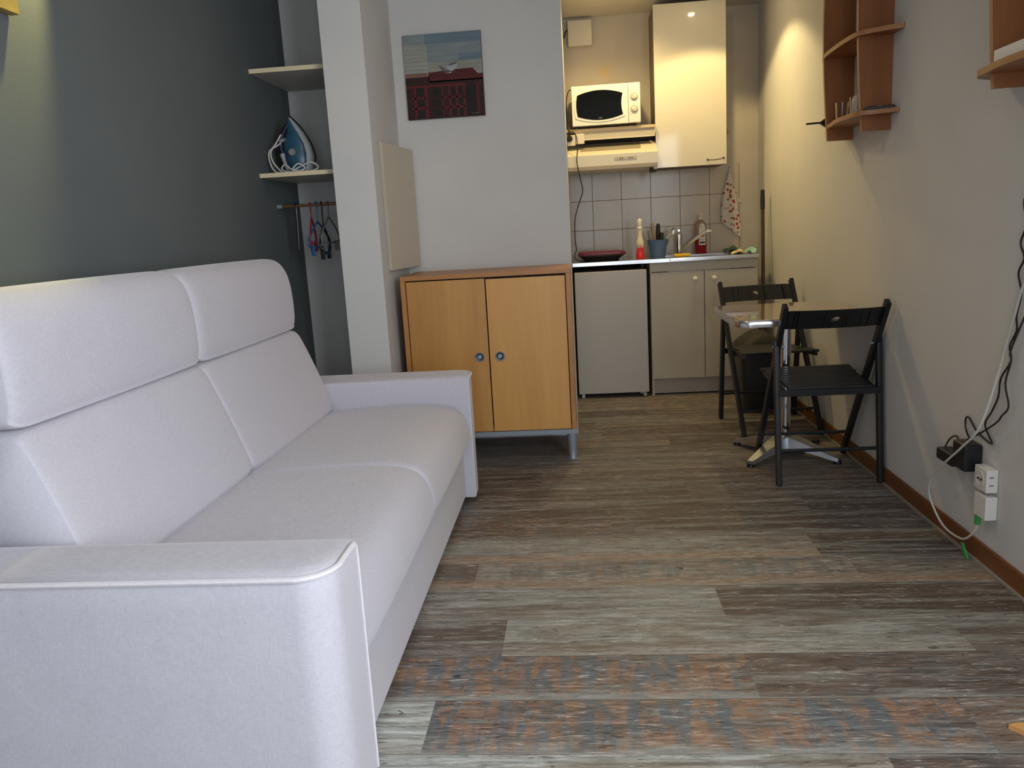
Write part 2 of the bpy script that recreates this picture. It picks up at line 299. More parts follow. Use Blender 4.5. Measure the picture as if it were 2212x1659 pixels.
class MB:
    def __init__(s): s.bm = bmesh.new(); s.mats = []; s.mi = 0; s.wn = False
    def use(s, m):
        if m not in s.mats: s.mats.append(m)
        s.mi = s.mats.index(m); return s
    def _faces(s, fs, smooth=False):
        for f in fs: f.material_index = s.mi; f.smooth = smooth
    def box(s, x0, x1, y0, y1, z0, z1, bev=0.0, seg=2, mtx=None):
        b = bmesh.new()
        v = [b.verts.new((x, y, z)) for x in (x0, x1) for y in (y0, y1) for z in (z0, z1)]
        for q in ((0, 1, 3, 2), (4, 6, 7, 5), (0, 4, 5, 1), (2, 3, 7, 6), (0, 2, 6, 4), (1, 5, 7, 3)): b.faces.new([v[i] for i in q])
        if bev > 0: bmesh.ops.bevel(b, geom=b.edges[:], offset=bev, segments=seg, affect='EDGES', profile=0.5)
        if mtx is not None: bmesh.ops.transform(b, matrix=mtx, verts=b.verts)
        s._merge(b, smooth=bev > 0); s.wn = s.wn or bev > 0; return s
    def _merge(s, b, smooth=True):
        mp = {}
        for v in b.verts: mp[v] = s.bm.verts.new(v.co)
        for f in b.faces:
            try: g = s.bm.faces.new([mp[v] for v in f.verts]); g.material_index = s.mi; g.smooth = smooth
            except ValueError: pass
        b.free()
    def loft(s, rings, caps=True, closed=True, smooth=True):
        R = [[s.bm.verts.new(p) for p in r] for r in rings]; n = len(R[0])
        for a, b in zip(R[:-1], R[1:]):
            for i in range(n if closed else n-1):
                j = (i+1) % n
                f = s.bm.faces.new((a[i], a[j], b[j], b[i])); f.material_index = s.mi; f.smooth = smooth
        if caps and closed:
            for r in (R[0][::-1], R[-1]):
                f = s.bm.faces.new(r); f.material_index = s.mi; f.smooth = False
        return s
    def cyl(s, p0, p1, r0, r1=None, seg=20, sides=None):
        p0, p1 = Vector(p0), Vector(p1); r1 = r0 if r1 is None else r1
        d = (p1-p0).normalized(); a = d.orthogonal().normalized(); b = d.cross(a)
        rg = [[p+(a*cos(2*pi*i/seg)+b*sin(2*pi*i/seg))*r for i in range(seg)] for p, r in ((p0, r0), (p1, r1))]
        return s.loft(rg)
    def tube(s, pts, r, seg=8, n=5, smooth=True, rr=None):
        P = catmull(pts, n) if smooth else [Vector(p) for p in pts]
        rings = []; a = None
        for i, p in enumerate(P):
            d = (P[min(i+1, len(P)-1)]-P[max(i-1, 0)]).normalized()
            a = d.orthogonal().normalized() if a is None else (a-d*a.dot(d)).normalized()
            b = d.cross(a); q = r if rr is None else rr(i/(len(P)-1))
            rings.append([p+(a*cos(2*pi*k/seg)+b*sin(2*pi*k/seg))*q for k in range(seg)])
        return s.loft(rings)
    def lathe(s, prof, o, seg=28, sx=1, sy=1):
        o = Vector(o)
        return s.loft([[o+Vector((r*cos(2*pi*i/seg)*sx, r*sin(2*pi*i/seg)*sy, z)) for i in range(seg)] for r, z in prof])
    def prism(s, poly, axis, a0, a1, bev=0.0):
        def P(u, v, a): return {'x': (a, u, v), 'y': (u, a, v), 'z': (u, v, a)}[axis]
        b = bmesh.new(); A = [b.verts.new(P(u, v, a0)) for u, v in poly]; B = [b.verts.new(P(u, v, a1)) for u, v in poly]; n = len(poly)
        for i in range(n): b.faces.new((A[i], A[(i+1) % n], B[(i+1) % n], B[i]))
        b.faces.new(A[::-1]); b.faces.new(B)
        if bev > 0: bmesh.ops.bevel(b, geom=[e for e in b.edges if e.calc_face_angle(0) > 0.6], offset=bev, segments=2, affect='EDGES')
        s._merge(b, smooth=False); return s
    def beam(s, p0, p1, wx, wy, up=(0, 0, 1), bev=0.003):
        """a bar from p0 to p1; wx across, wy along 'up' side"""
        p0, p1 = Vector(p0), Vector(p1); d = p1-p0; L = d.length; d.normalize()
        u = Vector(up); u = (u-d*u.dot(d)).normalized(); r = d.cross(u)
        m = Matrix((r, u, d)).transposed().to_4x4(); m.translation = p0
        return s.box(-wx/2, wx/2, -wy/2, wy/2, 0, L, bev, 2, m)
    def build(s, name, m=None, parent=None, loc=None, auto=None):
        me = bpy.data.meshes.new(name)
        off = ORG[parent.name] if parent else Vector(loc or (0, 0, 0))
        if off.length > 0: bmesh.ops.translate(s.bm, verts=s.bm.verts, vec=-off)
        bmesh.ops.recalc_face_normals(s.bm, faces=s.bm.faces)
        s.bm.to_mesh(me); s.bm.free()
        if m is not None and not s.mats: me.materials.append(m)
        for q in s.mats: me.materials.append(q)
        o = bpy.data.objects.new(name, me); C.objects.link(o)
        if parent: o.parent = parent; ORG[o.name] = off
        else: o.location = off; ORG[o.name] = off
        try: me.set_sharp_from_angle(angle=radians(auto or 38))
        except Exception: pass
        if s.wn: q = o.modifiers.new('weighted_normals', 'WEIGHTED_NORMAL'); q.keep_sharp = True; q.weight = 100
        return o
def one(name, mb, m, label, cat, loc, group=None): return tag(mb.build(name, m, None, loc), label, cat, group)

# ------------------------------------------------------------------ the room
def build_floor():
    W = 0.211; y0 = 1.615
    bm = bmesh.new(); uvl = bm.loops.layers.uv.new('plank'); cl = bm.loops.layers.color.new('tone')
    # butt joint x per row (row 0 starts at y0) and the tone of the planks left to right, as seen in the photo
    butt = {-1: .631, 0: -.40, 1: .411, 2: -.25, 3: .404, 4: -.385, 5: .808, 6: .10, 7: -.374, 8: .45, 9: -.2}
    tones = {-2: [(.3, .6), (.6, .5)], -1: [(.9, .15), (.15, .5)], 0: [(1., .1), (.3, 1.0), (.3, .7)], 1: [(.25, 1.0), (.1, .5)],
             2: [(.2, .4), (.8, .25), (.55, .1)], 3: [(.75, .0), (.05, .2)], 4: [(.3, .6), (.75, .75), (.5, .4)], 5: [(.75, .5), (.0, .1)],
             6: [(.12, .7), (.08, .4)], 7: [(.4, .1), (.10, .3)], 8: [(.25, .2), (.3, .5)], 9: [(.15, .3), (.3, .6)]}
    rnd = random.Random(3); Lp = 1.27
    for k in range(-13, 21):
        ya, yb = y0+k*W, y0+(k+1)*W
        bx = butt.get(k, rnd.uniform(-.6, .6)); xs = [bx]
        while xs[0] > XL-0.2: xs.insert(0, xs[0]-Lp)
        while xs[-1] < XR+0.2: xs.append(xs[-1]+Lp)
        ib = xs.index(bx)
        for i in range(len(xs)-1):
            a, b = xs[i], xs[i+1]; j = i-ib+1
            al = {4: .9, 5: 1.0, 0: .25, 1: .3}.get(k, rnd.choice((0, .1, .3)))
            tl = tones.get(k)
            if tl and 0 <= j: t = tl[min(j, len(tl)-1)]
            elif tl: t = tl[0]
            else: t = (rnd.choice((.08, .15, .3, .45)), rnd.uniform(.1, .8))
            sd = rnd.random(); ca, cb = max(a, XL-.1), min(b, XR+.1)
            if cb <= ca: continue
            v = [bm.verts.new(p) for p in ((ca, ya, 0), (cb, ya, 0), (cb, yb, 0), (ca, yb, 0))]
            f = bm.faces.new(v)
            for l, u in zip(f.loops, ((ca-a, 0), (cb-a, 0), (cb-a, W), (ca-a, W))): l[uvl].uv = u; l[cl] = (t[0], t[1], sd, al if t[0] > .2 else 0)
    me = bpy.data.meshes.new('floor'); bm.to_mesh(me); bm.free(); me.materials.append(FLOORM)
    o = bpy.data.objects.new('floor', me); C.objects.link(o); struct(o)
build_floor()
def sbox(name, m, *a, **k): return struct(MB().box(*a, **k).build(name, m))
T = 0.12
sbox('wall_left', GREY, XL-T, XL, YN-T, YP+T, 0, CEIL)
mb = MB(); mb.box(XR, XR+T, 0.92, YB+T, 0, CEIL); mb.box(XR, XR+T, YN-T, -0.80, 0, CEIL); mb.box(XR, XR+T, -0.80, 0.92, 0, 0.65); mb.box(XR, XR+T, -0.80, 0.92, 2.28, CEIL)
struct(mb.build('wall_right', WALL))
sbox('wall_back', KWALL, -0.14, XR+T, YB, YB+T, 0, CEIL)
sbox('ceiling', CEILM, XL-T, XR+T, YN-T, YB+T, CEIL, CEIL+0.1)
# alcove back, pillar and the partition that hides the side of the kitchen
sbox('wall_alcove', WALL, XL, -1.0, YP, YP+T, 0, CEIL)
sbox('wall_pillar', WALL, -1.112, -0.917, 3.80, YP, 0, CEIL)
sbox('wall_partition', WALL, -1.0, -0.022, YP, YB+T, 0, CEIL)
mb = MB(); mb.box(XL-T, -0.45, YN-T, YN, 0, CEIL); mb.box(0.55, XR+T, YN-T, YN, 0, CEIL); mb.box(-0.45, 0.55, YN-T, YN, 2.2, CEIL)
struct(mb.build('wall_near', WALL))
mb = MB()
for x in (-0.45, 0.48): mb.box(x, x+0.07, YN-0.08, YN-0.02, 0, 2.2)
mb.box(-0.45, 0.55, YN-0.08, YN-0.02, 2.12, 2.2); mb.box(-0.45, 0.55, YN-0.08, YN-0.02, 0, 0.2)
struct(mb.build('door_1', WPL))
mb = MB()
for y in (-0.80, 0.03, 0.86): mb.box(XR+.02, XR+.07, y, y+0.06, 0.65, 2.28)
mb.box(XR+.02, XR+.07, -0.80, 0.92, 2.22, 2.28); mb.box(XR+.02, XR+.07, -0.80, 0.92, 0.65, 0.72)
struct(mb.build('window_1', WPL))
sbox('baseboard_right', BASEB, XR-0.011, XR, YN, 5.35, 0, 0.068, bev=0.002)
mb = MB(); mb.box(XR-0.021, XR-0.009, YN, 5.35, 0, 0.006)
struct(mb.build('trim_1', mat('pale_floor_sealant', (0.30, 0.27, 0.23), 0.6)))
sbox('trim_2', TILE, -0.02, 1.172, YB-0.003, YB+0.001, 0.86, 1.531)      # tiled splashback

# ------------------------------------------------------------------ sofa
SY0, SY1 = 1.535, 3.325; SYM = 2.43
sofa = thing('sofa', 'lilac-grey fabric three-part sofa with piped arms along the dark grey wall', 'sofa', (-0.98, 2.43, 0))
def sweep(prof, y0, y1, inset=0.02, edge=0.035, bulge=0.0, n=22, res=5, lean=0.0):
    P = catmull([(a, 0, b) for a, b in prof], res, True)
    cx = sum(p.x for p in P)/len(P); cz = sum(p.z for p in P)/len(P)
    hx = max(abs(p.x-cx) for p in P); hz = max(abs(p.z-cz) for p in P)
    ts = sorted(set([0, .004, .012, .022, .035, .06] + [i/n for i in range(2, n-1)] + [1-.06, 1-.035, 1-.022, 1-.012, 1-.004, 1])); rings = []
    L = y1-y0
    for t in ts:
        d = min(t, 1-t)*L; q = max(0.0, 1-d/edge); ins = inset*(1-sqrt(max(0, 1-q*q)))
        bl = bulge*(sin(pi*t)**0.6 if 0 < t < 1 else 0)
        sx_, sz_ = 1-(ins-bl)/hx, 1-(ins-bl)/hz
        rings.append([Vector((cx+(p.x-cx)*sx_, y0+t*L, cz+(p.z-cz)*sz_)) for p in P])
    return rings
seat_p = [(-1.28, .30), (-1.28, .425), (-1.18, .437), (-1.05, .440), (-.90, .450), (-.75, .456), (-.63, .454), (-.55, .440), (-.508, .408), (-.487, .360), (-.480, .312), (-.485, .288), (-.498, .284), (-.56, .292), (-.8, .297), (-1.1, .297)]
back_p = [(-1.095, .437), (-1.068, .452), (-1.070, .48), (-1.098, .56), (-1.135, .66), (-1.170, .745), (-1.190, .785), (-1.215, .800), (-1.27, .803), (-1.36, .800), (-1.375, .76), (-1.33, .60), (-1.27, .45), (-1.18, .437)]
head_p = [(-1.215, .806), (-1.197, .820), (-1.190, .86), (-1.190, .93), (-1.196, 1.0), (-1.212, 1.055), (-1.243, 1.092), (-1.29, 1.103), (-1.345, 1.095), (-1.39, 1.06), (-1.41, .99), (-1.41, .90), (-1.40, .82), (-1.37, .806)]
for a, b in ((SY0, SYM), (SYM, SY1)):
    MB().loft(sweep(seat_p, a+.001, b-.001, .016, .035, 0.004)).build('seat_cushion', SOFA, sofa, auto=80)
for a, b in ((1.56, SYM), (SYM, SY1-.004)):
    MB().loft(sweep(back_p, a, b, .016, .05, 0.004)).build('back_cushion', SOFA, sofa, auto=80)
    MB().loft(sweep(head_p, a, b, .018, .05, 0.003)).build('headrest', SOFA, sofa, auto=80)
mb = MB(); mb.box(-1.43, -0.518, 1.50, 3.36, 0.03, 0.292, 0.006); mb.box(-1.43, -1.30, 1.52, 3.34, 0.28, 0.78, 0.02)
mb.build('base', SOFA, sofa)
def arm(yin, yout):
    s = 1 if yout > yin else -1; xb, xf, R = -1.44, -0.477, 0.072
    def ring(g, z, dz=0.0):
        pts = [(xb+g, yin+s*g), (xf-g, yin+s*g)]
        cx_, cy_ = xf-R, yout-s*R; r_ = R-g
        for k in range(13):
            a = pi/2*k/12; pts.append((cx_+r_*cos(a), cy_+s*r_*sin(a)))
        pts.append((xb+g, yout-s*g))
        return [Vector((x, y, z)) for x, y in pts]
    rings = [ring(0, z) for z in (0.025, 0.1, 0.3, 0.5, 0.548)]
    rings += [ring(0.003, .556), ring(.012, .564), ring(.035, .569), ring(.07, .571)]
    o = MB().loft(rings).build('armrest', SOFA, sofa, auto=60)
    top = [Vector((xb+(xf-R-.012-xb)*q/24, yout+s*.001, .556)) for q in range(25)]
    for k in range(13, -1, -1):
        a = pi/2*k/13; top.append(Vector((xf-R+(R+.001)*cos(a), yout-s*R+s*(R+.001)*sin(a), .556)))
    top += [Vector((xf+.001, yin+s*.04, .556)), Vector((xf+.001, yin+s*.012, .551)), Vector((xf+.002, yin+s*.003, .53)), Vector((xf+.002, yin+s*.002, .40)), Vector((xf+.002, yin+s*.002, .03))]
    MB().tube(top, .0052, 8, 3, rr=lambda q: .0062 if q < len(top)**-1*(len(top)-3.2) else .0026).build('piping', PIPE, o)
    return o
arm(SY0, 1.345); arm(SY1, 3.50)
for x, y in ((-.56, 1.42), (-.56, 3.43), (-1.38, 1.42), (-1.38, 3.43)):
    MB().cyl((x, y, 0), (x, y, .03), .028, .032).build('foot', BLK, sofa)

# ------------------------------------------------------------------ birch sideboard
CX0, CX1, CY0, CY1 = -0.868, -0.026, 3.93, 4.40
sb = thing('sideboard', 'birch two-door sideboard on grey metal legs below the red painting', 'cabinet', ((CX0+CX1)/2, 4.16, 0))
mb = MB(); t = 0.024
mb.box(CX0, CX1, CY0, CY1, .965-.022, .965, .0015); mb.box(CX0, CX0+t, CY0, CY1, .16, .943, .0015); mb.box(CX1-t, CX1, CY0, CY1, .16, .943, .0015)
mb.box(CX0+t, CX1-t, CY0+.02, CY1, .16, .18, .0015); mb.box(CX0+t, CX1-t, CY1-.01, CY1, .16, .943)
mb.build('body', BEECHE, sb)
MB().box(CX0+t, CX1-t, CY0+.03, CY0+.035, .18, .94).build('inner_shadow_panel', DKGAP, sb)
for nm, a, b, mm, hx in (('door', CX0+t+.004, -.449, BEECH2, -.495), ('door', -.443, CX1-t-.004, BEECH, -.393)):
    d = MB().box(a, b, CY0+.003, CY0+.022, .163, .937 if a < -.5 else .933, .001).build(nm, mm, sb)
    def hring(pr_): return [[Vector((hx+r*cos(2*pi*i/32), CY0+.002+q, .548+r*sin(2*pi*i/32))) for i in range(32)] for r, q in pr_]
    hd_ = MB().loft(hring([(.0245, .002), (.0245, -.003), (.022, -.0055), (.019, -.004), (.0175, .001)])).build('handle_ring', GMET, d)
    MB().loft(hring([(.0180, .0012), (.0150, -.0005), (.0125, .0008)])).build('finger_recess', mat('dark_steel_recess', (.05, .065, .08), .35, metal=.6), d)
    MB().loft(hring([(.0115, .0008), (.0105, -.0022), (.004, -.0030), (.001, -.0030)])).build('handle_centre', GMET, d)
mb = MB(); mb.box(CX0, CX1, CY0+.004, CY0+.029, .135, .159, .001); mb.box(CX0, CX1, CY1-.03, CY1-.005, .135, .159, .001)
mb.box(CX0, CX0+.025, CY0+.029, CY1-.03, .135, .159); mb.box(CX1-.025, CX1, CY0+.029, CY1-.03, .135, .159); mb.build('metal_frame', GMET, sb)
for x in (CX0+.024, CX1-.024):
    for y in (CY0+.026, CY1-.028):
        mb = MB(); mb.lathe([(.0255, .135), (.0255, .115), (.0215, .06), (.0190, .012), (.0215, .008), (.0215, 0)], (x, y, 0)); mb.build('leg', GMET, sb)

# ------------------------------------------------------------------ canvas over the sideboard
PX0, PX1, PZ0, PZ1, PY = -0.852, -0.440, 1.765, 2.188, 4.399
cv = thing('canvas_painting', 'square canvas of a red panelled building under a grey-blue sky', 'painting', ((PX0+PX1)/2, PY, PZ0))
MB().box(PX0, PX1, PY, 4.419, PZ0, PZ1, .002).build('canvas', mat('canvas_edge', (0.10, 0.075, 0.07), 0.7), cv)
mb = MB()
def pm(n, c, v=.15, sc=14, st=(.4, 1, 4)): return mat(n, c, 0.7, var=v, vscale=sc, stretch=st, bump=.2, bscale=40)
SKY1 = pm('paint_sky_blue', (.14, .20, .24)); SKY2 = pm('paint_sky_grey', (.22, .25, .26)); SKY3 = pm('paint_sky_cream', (.28, .28, .24)); WHT = pm('paint_siding', (.33, .33, .29))
RED = pm('paint_red', (.085, .010, .010)); DRED = pm('paint_dark_red', (.030, .007, .008)); LRED = pm('paint_bright_red', (.125, .010, .012)); BLKP = pm('paint_black', (.010, .008, .007)); BOWL = pm('paint_bowl', (.40, .39, .42), .1); SHD = pm('paint_shadow', (.12, .11, .11)); ORG_ = pm('paint_orange', (.24, .12, .09))
def pr(m, pts, lay):
    mb.use(m); y = PY-.0004*lay
    vs = [mb.bm.verts.new((PX0+u*(PX1-PX0), y, PZ1-v*(PZ1-PZ0))) for u, v in pts]
    f = mb.bm.faces.new(vs); f.material_index = mb.mi
def rc(m, a, b, c, d, lay): pr(m, [(a, b), (c, b), (c, d), (a, d)], lay)
rc(SKY2, 0.003, 0.003, .997, .5, 1); rc(SKY1, .28, .003, .997, .12, 2); rc(SKY1, .7, .25, .997, .33, 2); rc(SKY3, .3, .34, .997, .5, 2); rc(WHT, .003, .12, .30, .50, 3); rc(SKY2, .003, .003, .28, .12, 3)
for k in range(8): rc(SHD, .01, .14+k*.045, .285, .143+k*.045, 4)
rc(ORG_, .003, .455, .29, .50, 4)
pr(RED, [(.30, .455), (.62, .435), (.87, .43), (.965, .53), (.997, .56), (.30, .56)], 4)
rc(DRED, .003, .50, .31, .56, 4); rc(DRED, .003, .555, .997, .997, 5); rc(RED, .31, .50, .997, .57, 5); rc(LRED, .003, .60, .76, .625, 6)
rc(BLKP, .77, .63, .90, .985, 6); rc(RED, .90, .60, .94, .97, 6)
for x0, x1 in ((.10, .125), (.235, .275), (.46, .475), (.545, .57), (.64, .665), (.735, .76)): rc(LRED, x0, .62, x1, .99, 7)
for z0 in (.74, .86): rc(LRED, .06, z0, .25, z0+.018, 7); rc(LRED, .46, z0+.01, .75, z0+.026, 7)
for x0, x1 in ((.14, .22), (.34, .44), (.585, .63), (.68, .725)):
    for z0, z1 in ((.64, .72), (.78, .84), (.90, .98)): rc(BLKP, x0, z0, x1, z1, 8)
pr(SHD, [(.44, .37), (.50, .41), (.56, .45), (.60, .47), (.53, .48), (.47, .42)], 9)
pr(BOWL, [(.53, .395), (.62, .385), (.69, .36), (.665, .42), (.62, .455), (.575, .45)], 10); pr(SHD, [(.55, .39), (.62, .355), (.69, .352), (.66, .375)], 11); pr(BOWL, [(.56, .465), (.60, .460), (.605, .472), (.565, .478)], 10)
for a in (.83, .85, .875, .89, .91): rc(BOWL, a, .965, a+.010, .970, 12)
mb.build('painted_face', None, cv)

# ------------------------------------------------------------------ panel box on the pillar side
pb = thing('wall_panel_box', 'tall cream panel door standing ajar on the side of the white pillar', 'panel', (-0.905, 4.16, 1.0))
PANM = mat('cream_panel', (.60, .54, .44), .5)
mb = MB(); mb.box(-.916, -.904, 3.93, 4.36, 1.0, 1.618, .001); mb.build('frame', WCAB, pb)
a = Vector((-.900, 3.925, 0)); b = Vector((-.845, 4.40, 0)); d = (b-a).normalized(); nrm = Vector((d.y, -d.x, 0))
pts = [a, b, b-nrm*.013, a-nrm*.004+Vector((0, 0, 0))]
MB().prism([(p.x, p.y) for p in (a, b, b-nrm*.012, a-nrm*.0035)], 'z', 1.0, 1.612, .0008).build('door', PANM, pb)

# ------------------------------------------------------------------ alcove shelves, rod and contents
def alcove_shelf(z, y0, label):
    o = MB().box(-1.499, -1.113, y0, 4.418, z-.020, z, .001)
    t = thing('alcove_shelf', label, 'shelf', (-1.3, 4.15, z-.02), 'alcove shelf boards')
    o.build('board', SHELFWH, t)
    MB().box(-1.499, -1.113, y0-.002, y0, z-.020, z).build('edge_strip', SHELFED, t)
    return t
alcove_shelf(1.977, 3.894, 'white shelf board in the alcove, the upper one, with nothing on it')
alcove_shelf(1.497, 3.885, 'white shelf board in the alcove carrying the blue iron')
t = thing('hanging_rod', 'copper hanging rod across the alcove under the shelves', 'rod', (-1.3, 4.08, 1.345))
MB().cyl((-1.499, 4.08, 1.345), (-1.113, 4.08, 1.345), .0075).build('rod', COPPER, t)
MB().cyl((-1.4995, 4.08, 1.345), (-1.475, 4.08, 1.345), .012, .010).build('end_socket', GMET, t)
# strap
mb = MB(); mb.tube([(-1.40, 4.093, 1.34), (-1.40, 4.08, 1.356), (-1.40, 4.067, 1.34), (-1.402, 4.068, 1.25), (-1.408, 4.07, 1.125)], .006, 6, 4)
one('hanging_strap', mb, BLK, 'thin black strap hanging from the copper rod near the grey wall', 'strap', (-1.40, 4.07, 1.12))
# clip hangers
def hanger(x, yaw, m, mclip, label, wd=.30, drop=.0, lowbar=True):
    t = thing('clip_hanger', label, 'hanger', (x, 4.08, 1.345), 'plastic clip hangers on the rod')
    R_ = Matrix.Rotation(yaw, 3, 'Z')
    def q(u, z): v = R_ @ Vector((0, u, 0)); return (x+v.x, 4.08+v.y, 1.345+z)
    MB().tube([q(-.014, -.004), q(-.010, .010), q(0, .0125), q(.011, .008), q(.012, -.008), q(.002, -.03), q(0, -.055-drop)], .003, 8, 4).build('hook', m, t)
    z0 = -.055-drop; h = wd/2
    mb = MB(); mb.tube([q(0, z0), q(-h*.4, z0-.03), q(-h*.85, z0-.075), q(-h, z0-.10), q(-h*.95, z0-.125)], .0048, 8, 4); mb.tube([q(0, z0), q(h*.4, z0-.03), q(h*.85, z0-.075), q(h, z0-.10), q(h*.95, z0-.125)], .0048, 8, 4)
    if lowbar: mb.tube([q(-h*.95, z0-.125), q(0, z0-.128), q(h*.95, z0-.125)], .0040, 8, 4)
    mb.build('shoulders', m, t)
    for s in (-.62, .62):
        c = q(h*s, z0-.135); MB().box(c[0]-.010, c[0]+.010, c[1]-.007, c[1]+.007, c[2]-.035, c[2]+.018, .003).build('clip', mclip, t)
    return t
hanger(-1.330, radians(10), HRED, HRED, 'dark red plastic clip hanger, leftmost of the hangers on the rod', .20, .01)
hanger(-1.300, radians(-9), BLUEP, BLUEP, 'blue plastic clip hanger beside the dark red one on the rod', .24, .03)
hanger(-1.272, radians(6), BLK, BLK, 'black plastic clip hanger between the blue and smoky ones', .26, .05)
hanger(-1.240, radians(-7), CLIP, CLIP, 'smoky translucent clip hanger, rightmost on the copper rod', .22, .01)

# steam iron
ir = thing('steam_iron', 'blue and white steam iron standing on its heel on the alcove shelf', 'iron', (-1.37, 4.05, 1.499))
def iron_loft(spec, seg=18):
    rings = []
    for z, xl, xr, wy in spec:
        cx_ = (xl+xr)/2; rx = (xr-xl)/2
        rings.append([Vector((cx_+rx*cos(2*pi*k/seg), 4.05+wy*sin(2*pi*k/seg), 1.499+z)) for k in range(seg)])
    return rings
MB().loft(iron_loft([(.004, -1.405, -1.305, .040), (.03, -1.408, -1.290, .050), (.07, -1.420, -1.285, .052), (.12, -1.425, -1.288, .048), (.16, -1.420, -1.300, .040), (.20, -1.400, -1.325, .028), (.235, -1.398, -1.348, .015), (.262, -1.388, -1.372, .005)])).build('body', IRONB, ir)
MB().loft(iron_loft([(.002, -1.325, -1.296, .046), (.04, -1.312, -1.276, .056), (.09, -1.308, -1.274, .055), (.14, -1.318, -1.288, .047), (.19, -1.345, -1.313, .034), (.23, -1.368, -1.342, .018), (.272, -1.388, -1.374, .003)])).build('skirt', IRONW, ir)
MB().tube([(-1.300, 4.05, 1.505), (-1.270, 4.05, 1.56), (-1.270, 4.05, 1.60), (-1.290, 4.05, 1.66), (-1.33, 4.05, 1.725), (-1.376, 4.05, 1.775)], .0045, 6, 4).build('soleplate', BLK, ir)
MB().tube([(-1.395, 4.05, 1.735), (-1.425, 4.05, 1.69), (-1.438, 4.05, 1.64), (-1.432, 4.05, 1.59)], .012, 10, 5).build('handle', NAVY, ir)
mb = MB(); mb.tube([(-1.432, 4.05, 1.600), (-1.420, 4.05, 1.56), (-1.405, 4.05, 1.51)], .017, 10, 5); mb.tube([(-1.437, 4.045, 1.66), (-1.415, 4.04, 1.665), (-1.40, 4.03, 1.66)], .009, 8, 4)
mb.build('heel_shell', IRONW, ir)
mb = MB(); mb.cyl((-1.367, 4.005, 1.600), (-1.367, 3.992, 1.600), .019, .016); mb.build('steam_dial', GRPL, ir)
mb = MB(); mb.tube([(-1.43, 4.03, 1.65), (-1.45, 4.02, 1.635), (-1.478, 4.0, 1.615), (-1.484, 3.99, 1.58), (-1.470, 3.985, 1.53), (-1.44, 3.98, 1.504), (-1.38, 3.975, 1.505), (-1.32, 3.98, 1.53), (-1.27, 3.98, 1.545), (-1.24, 3.99, 1.52), (-1.28, 3.98, 1.503), (-1.36, 3.97, 1.512), (-1.40, 3.975, 1.54), (-1.42, 3.98, 1.52), (-1.38, 3.97, 1.503), (-1.30, 3.965, 1.515), (-1.33, 3.96, 1.54), (-1.36, 3.96, 1.51), (-1.30, 3.955, 1.503)], .0042, 7, 6)
mb.tube([(-1.425, 4.03, 1.69), (-1.445, 4.01, 1.65), (-1.471, 3.99, 1.605), (-1.464, 3.985, 1.56), (-1.445, 3.985, 1.53), (-1.42, 3.975, 1.505)], .0042, 7, 6)
mb.build('cord', CORDW, ir)

# ------------------------------------------------------------------ kitchen
WZ = .920
# fridge
fr = thing('fridge', 'small white under-counter fridge between sideboard and sink unit', 'fridge', (.228, 5.62, 0))
MB().box(-.008, .462, 5.425, 5.86, .03, .85, .003).build('body', FRID, fr)
MB().box(-.010, .466, 5.370, 5.418, .030, .857, .006, 3).build('door', FRID, fr)
MB().box(-.002, .458, 5.418, 5.426, .035, .852).build('door_seal', BLK, fr)
for x in (.02, .44): MB().cyl((x, 5.41, 0), (x, 5.41, .031), .012).build('foot', WPL, fr)
MB().box(.405, .448, 5.366, 5.372, .024, .034).build('hinge', GRPL, fr)
# sink unit
su = thing('sink_unit', 'white sink base cabinet with two doors and round knobs', 'cabinet', (.84, 5.65, 0))
mb = MB(); mb.box(.489, .505, 5.402, 5.88, .0, .893); mb.box(1.172, 1.188, 5.402, 5.88, 0, .893); mb.box(.505, 1.172, 5.41, 5.88, .115, .13); mb.box(.489, 1.188, 5.400, 5.415, .833, .893, .001)
mb.box(.505, 1.172, 5.87, 5.88, .1, .89); mb.build('carcass', WCAB, su)
MB().box(.505, 1.172, 5.425, 5.435, .008, .112).build('kickboard', mat('kickboard_beige', (.42, .36, .30), .5), su)
for a, b, kx in ((.491, .840, .780), (.844, 1.186, .903)):
    d = MB().box(a, b, 5.382, 5.400, .116, .829, .0015).build('door', WCAB, su)
    MB().loft([[Vector((kx+r*cos(2*pi*i/20), 5.382-q, .779+r*sin(2*pi*i/20))) for i in range(20)] for r, q in ((.007, 0), (.006, .010), (.012, .014), (.0155, .020), (.0155, .025), (.011, .030), (.004, .032))]).build('knob', KNOBM, d)
# worktop
wt = thing('worktop', 'stainless steel worktop with sink over fridge and base cabinet', 'worktop', (.585, 5.63, .865))
mb = MB()
poly_o = (-.020, 1.192, 5.368, 5.888)
hx0, hx1, hy0, hy1 = .62, 1.02, 5.46, 5.78
mb.box(-.020, hx0, 5.368, 5.888, .894, WZ, .002); mb.box(hx1, 1.192, 5.368, 5.888, .894, WZ, .002); mb.box(hx0, hx1, 5.368, hy0, .894, WZ, .002); mb.box(hx0, hx1, hy1, 5.888, .894, WZ, .002)
mb.build('top', STEEL, wt)
mb = MB(); mb.box(hx0, hx1, hy0, hy1, .735, .74); mb.box(hx0-.003, hx0, hy0, hy1, .735, .90); mb.box(hx1, hx1+.003, hy0, hy1, .735, .88); mb.box(hx0, hx1, hy0-.003, hy0, .735, .88); mb.box(hx0, hx1, hy1, hy1+.003, .735, .88); mb.build('sink_bowl', STEEL, wt)
MB().box(-.018, .470, 5.872, 5.88, .0, .893).build('gap_shade_panel', DKGAP, wt)  # dark sheet that paints the shade in the gap above the fridge
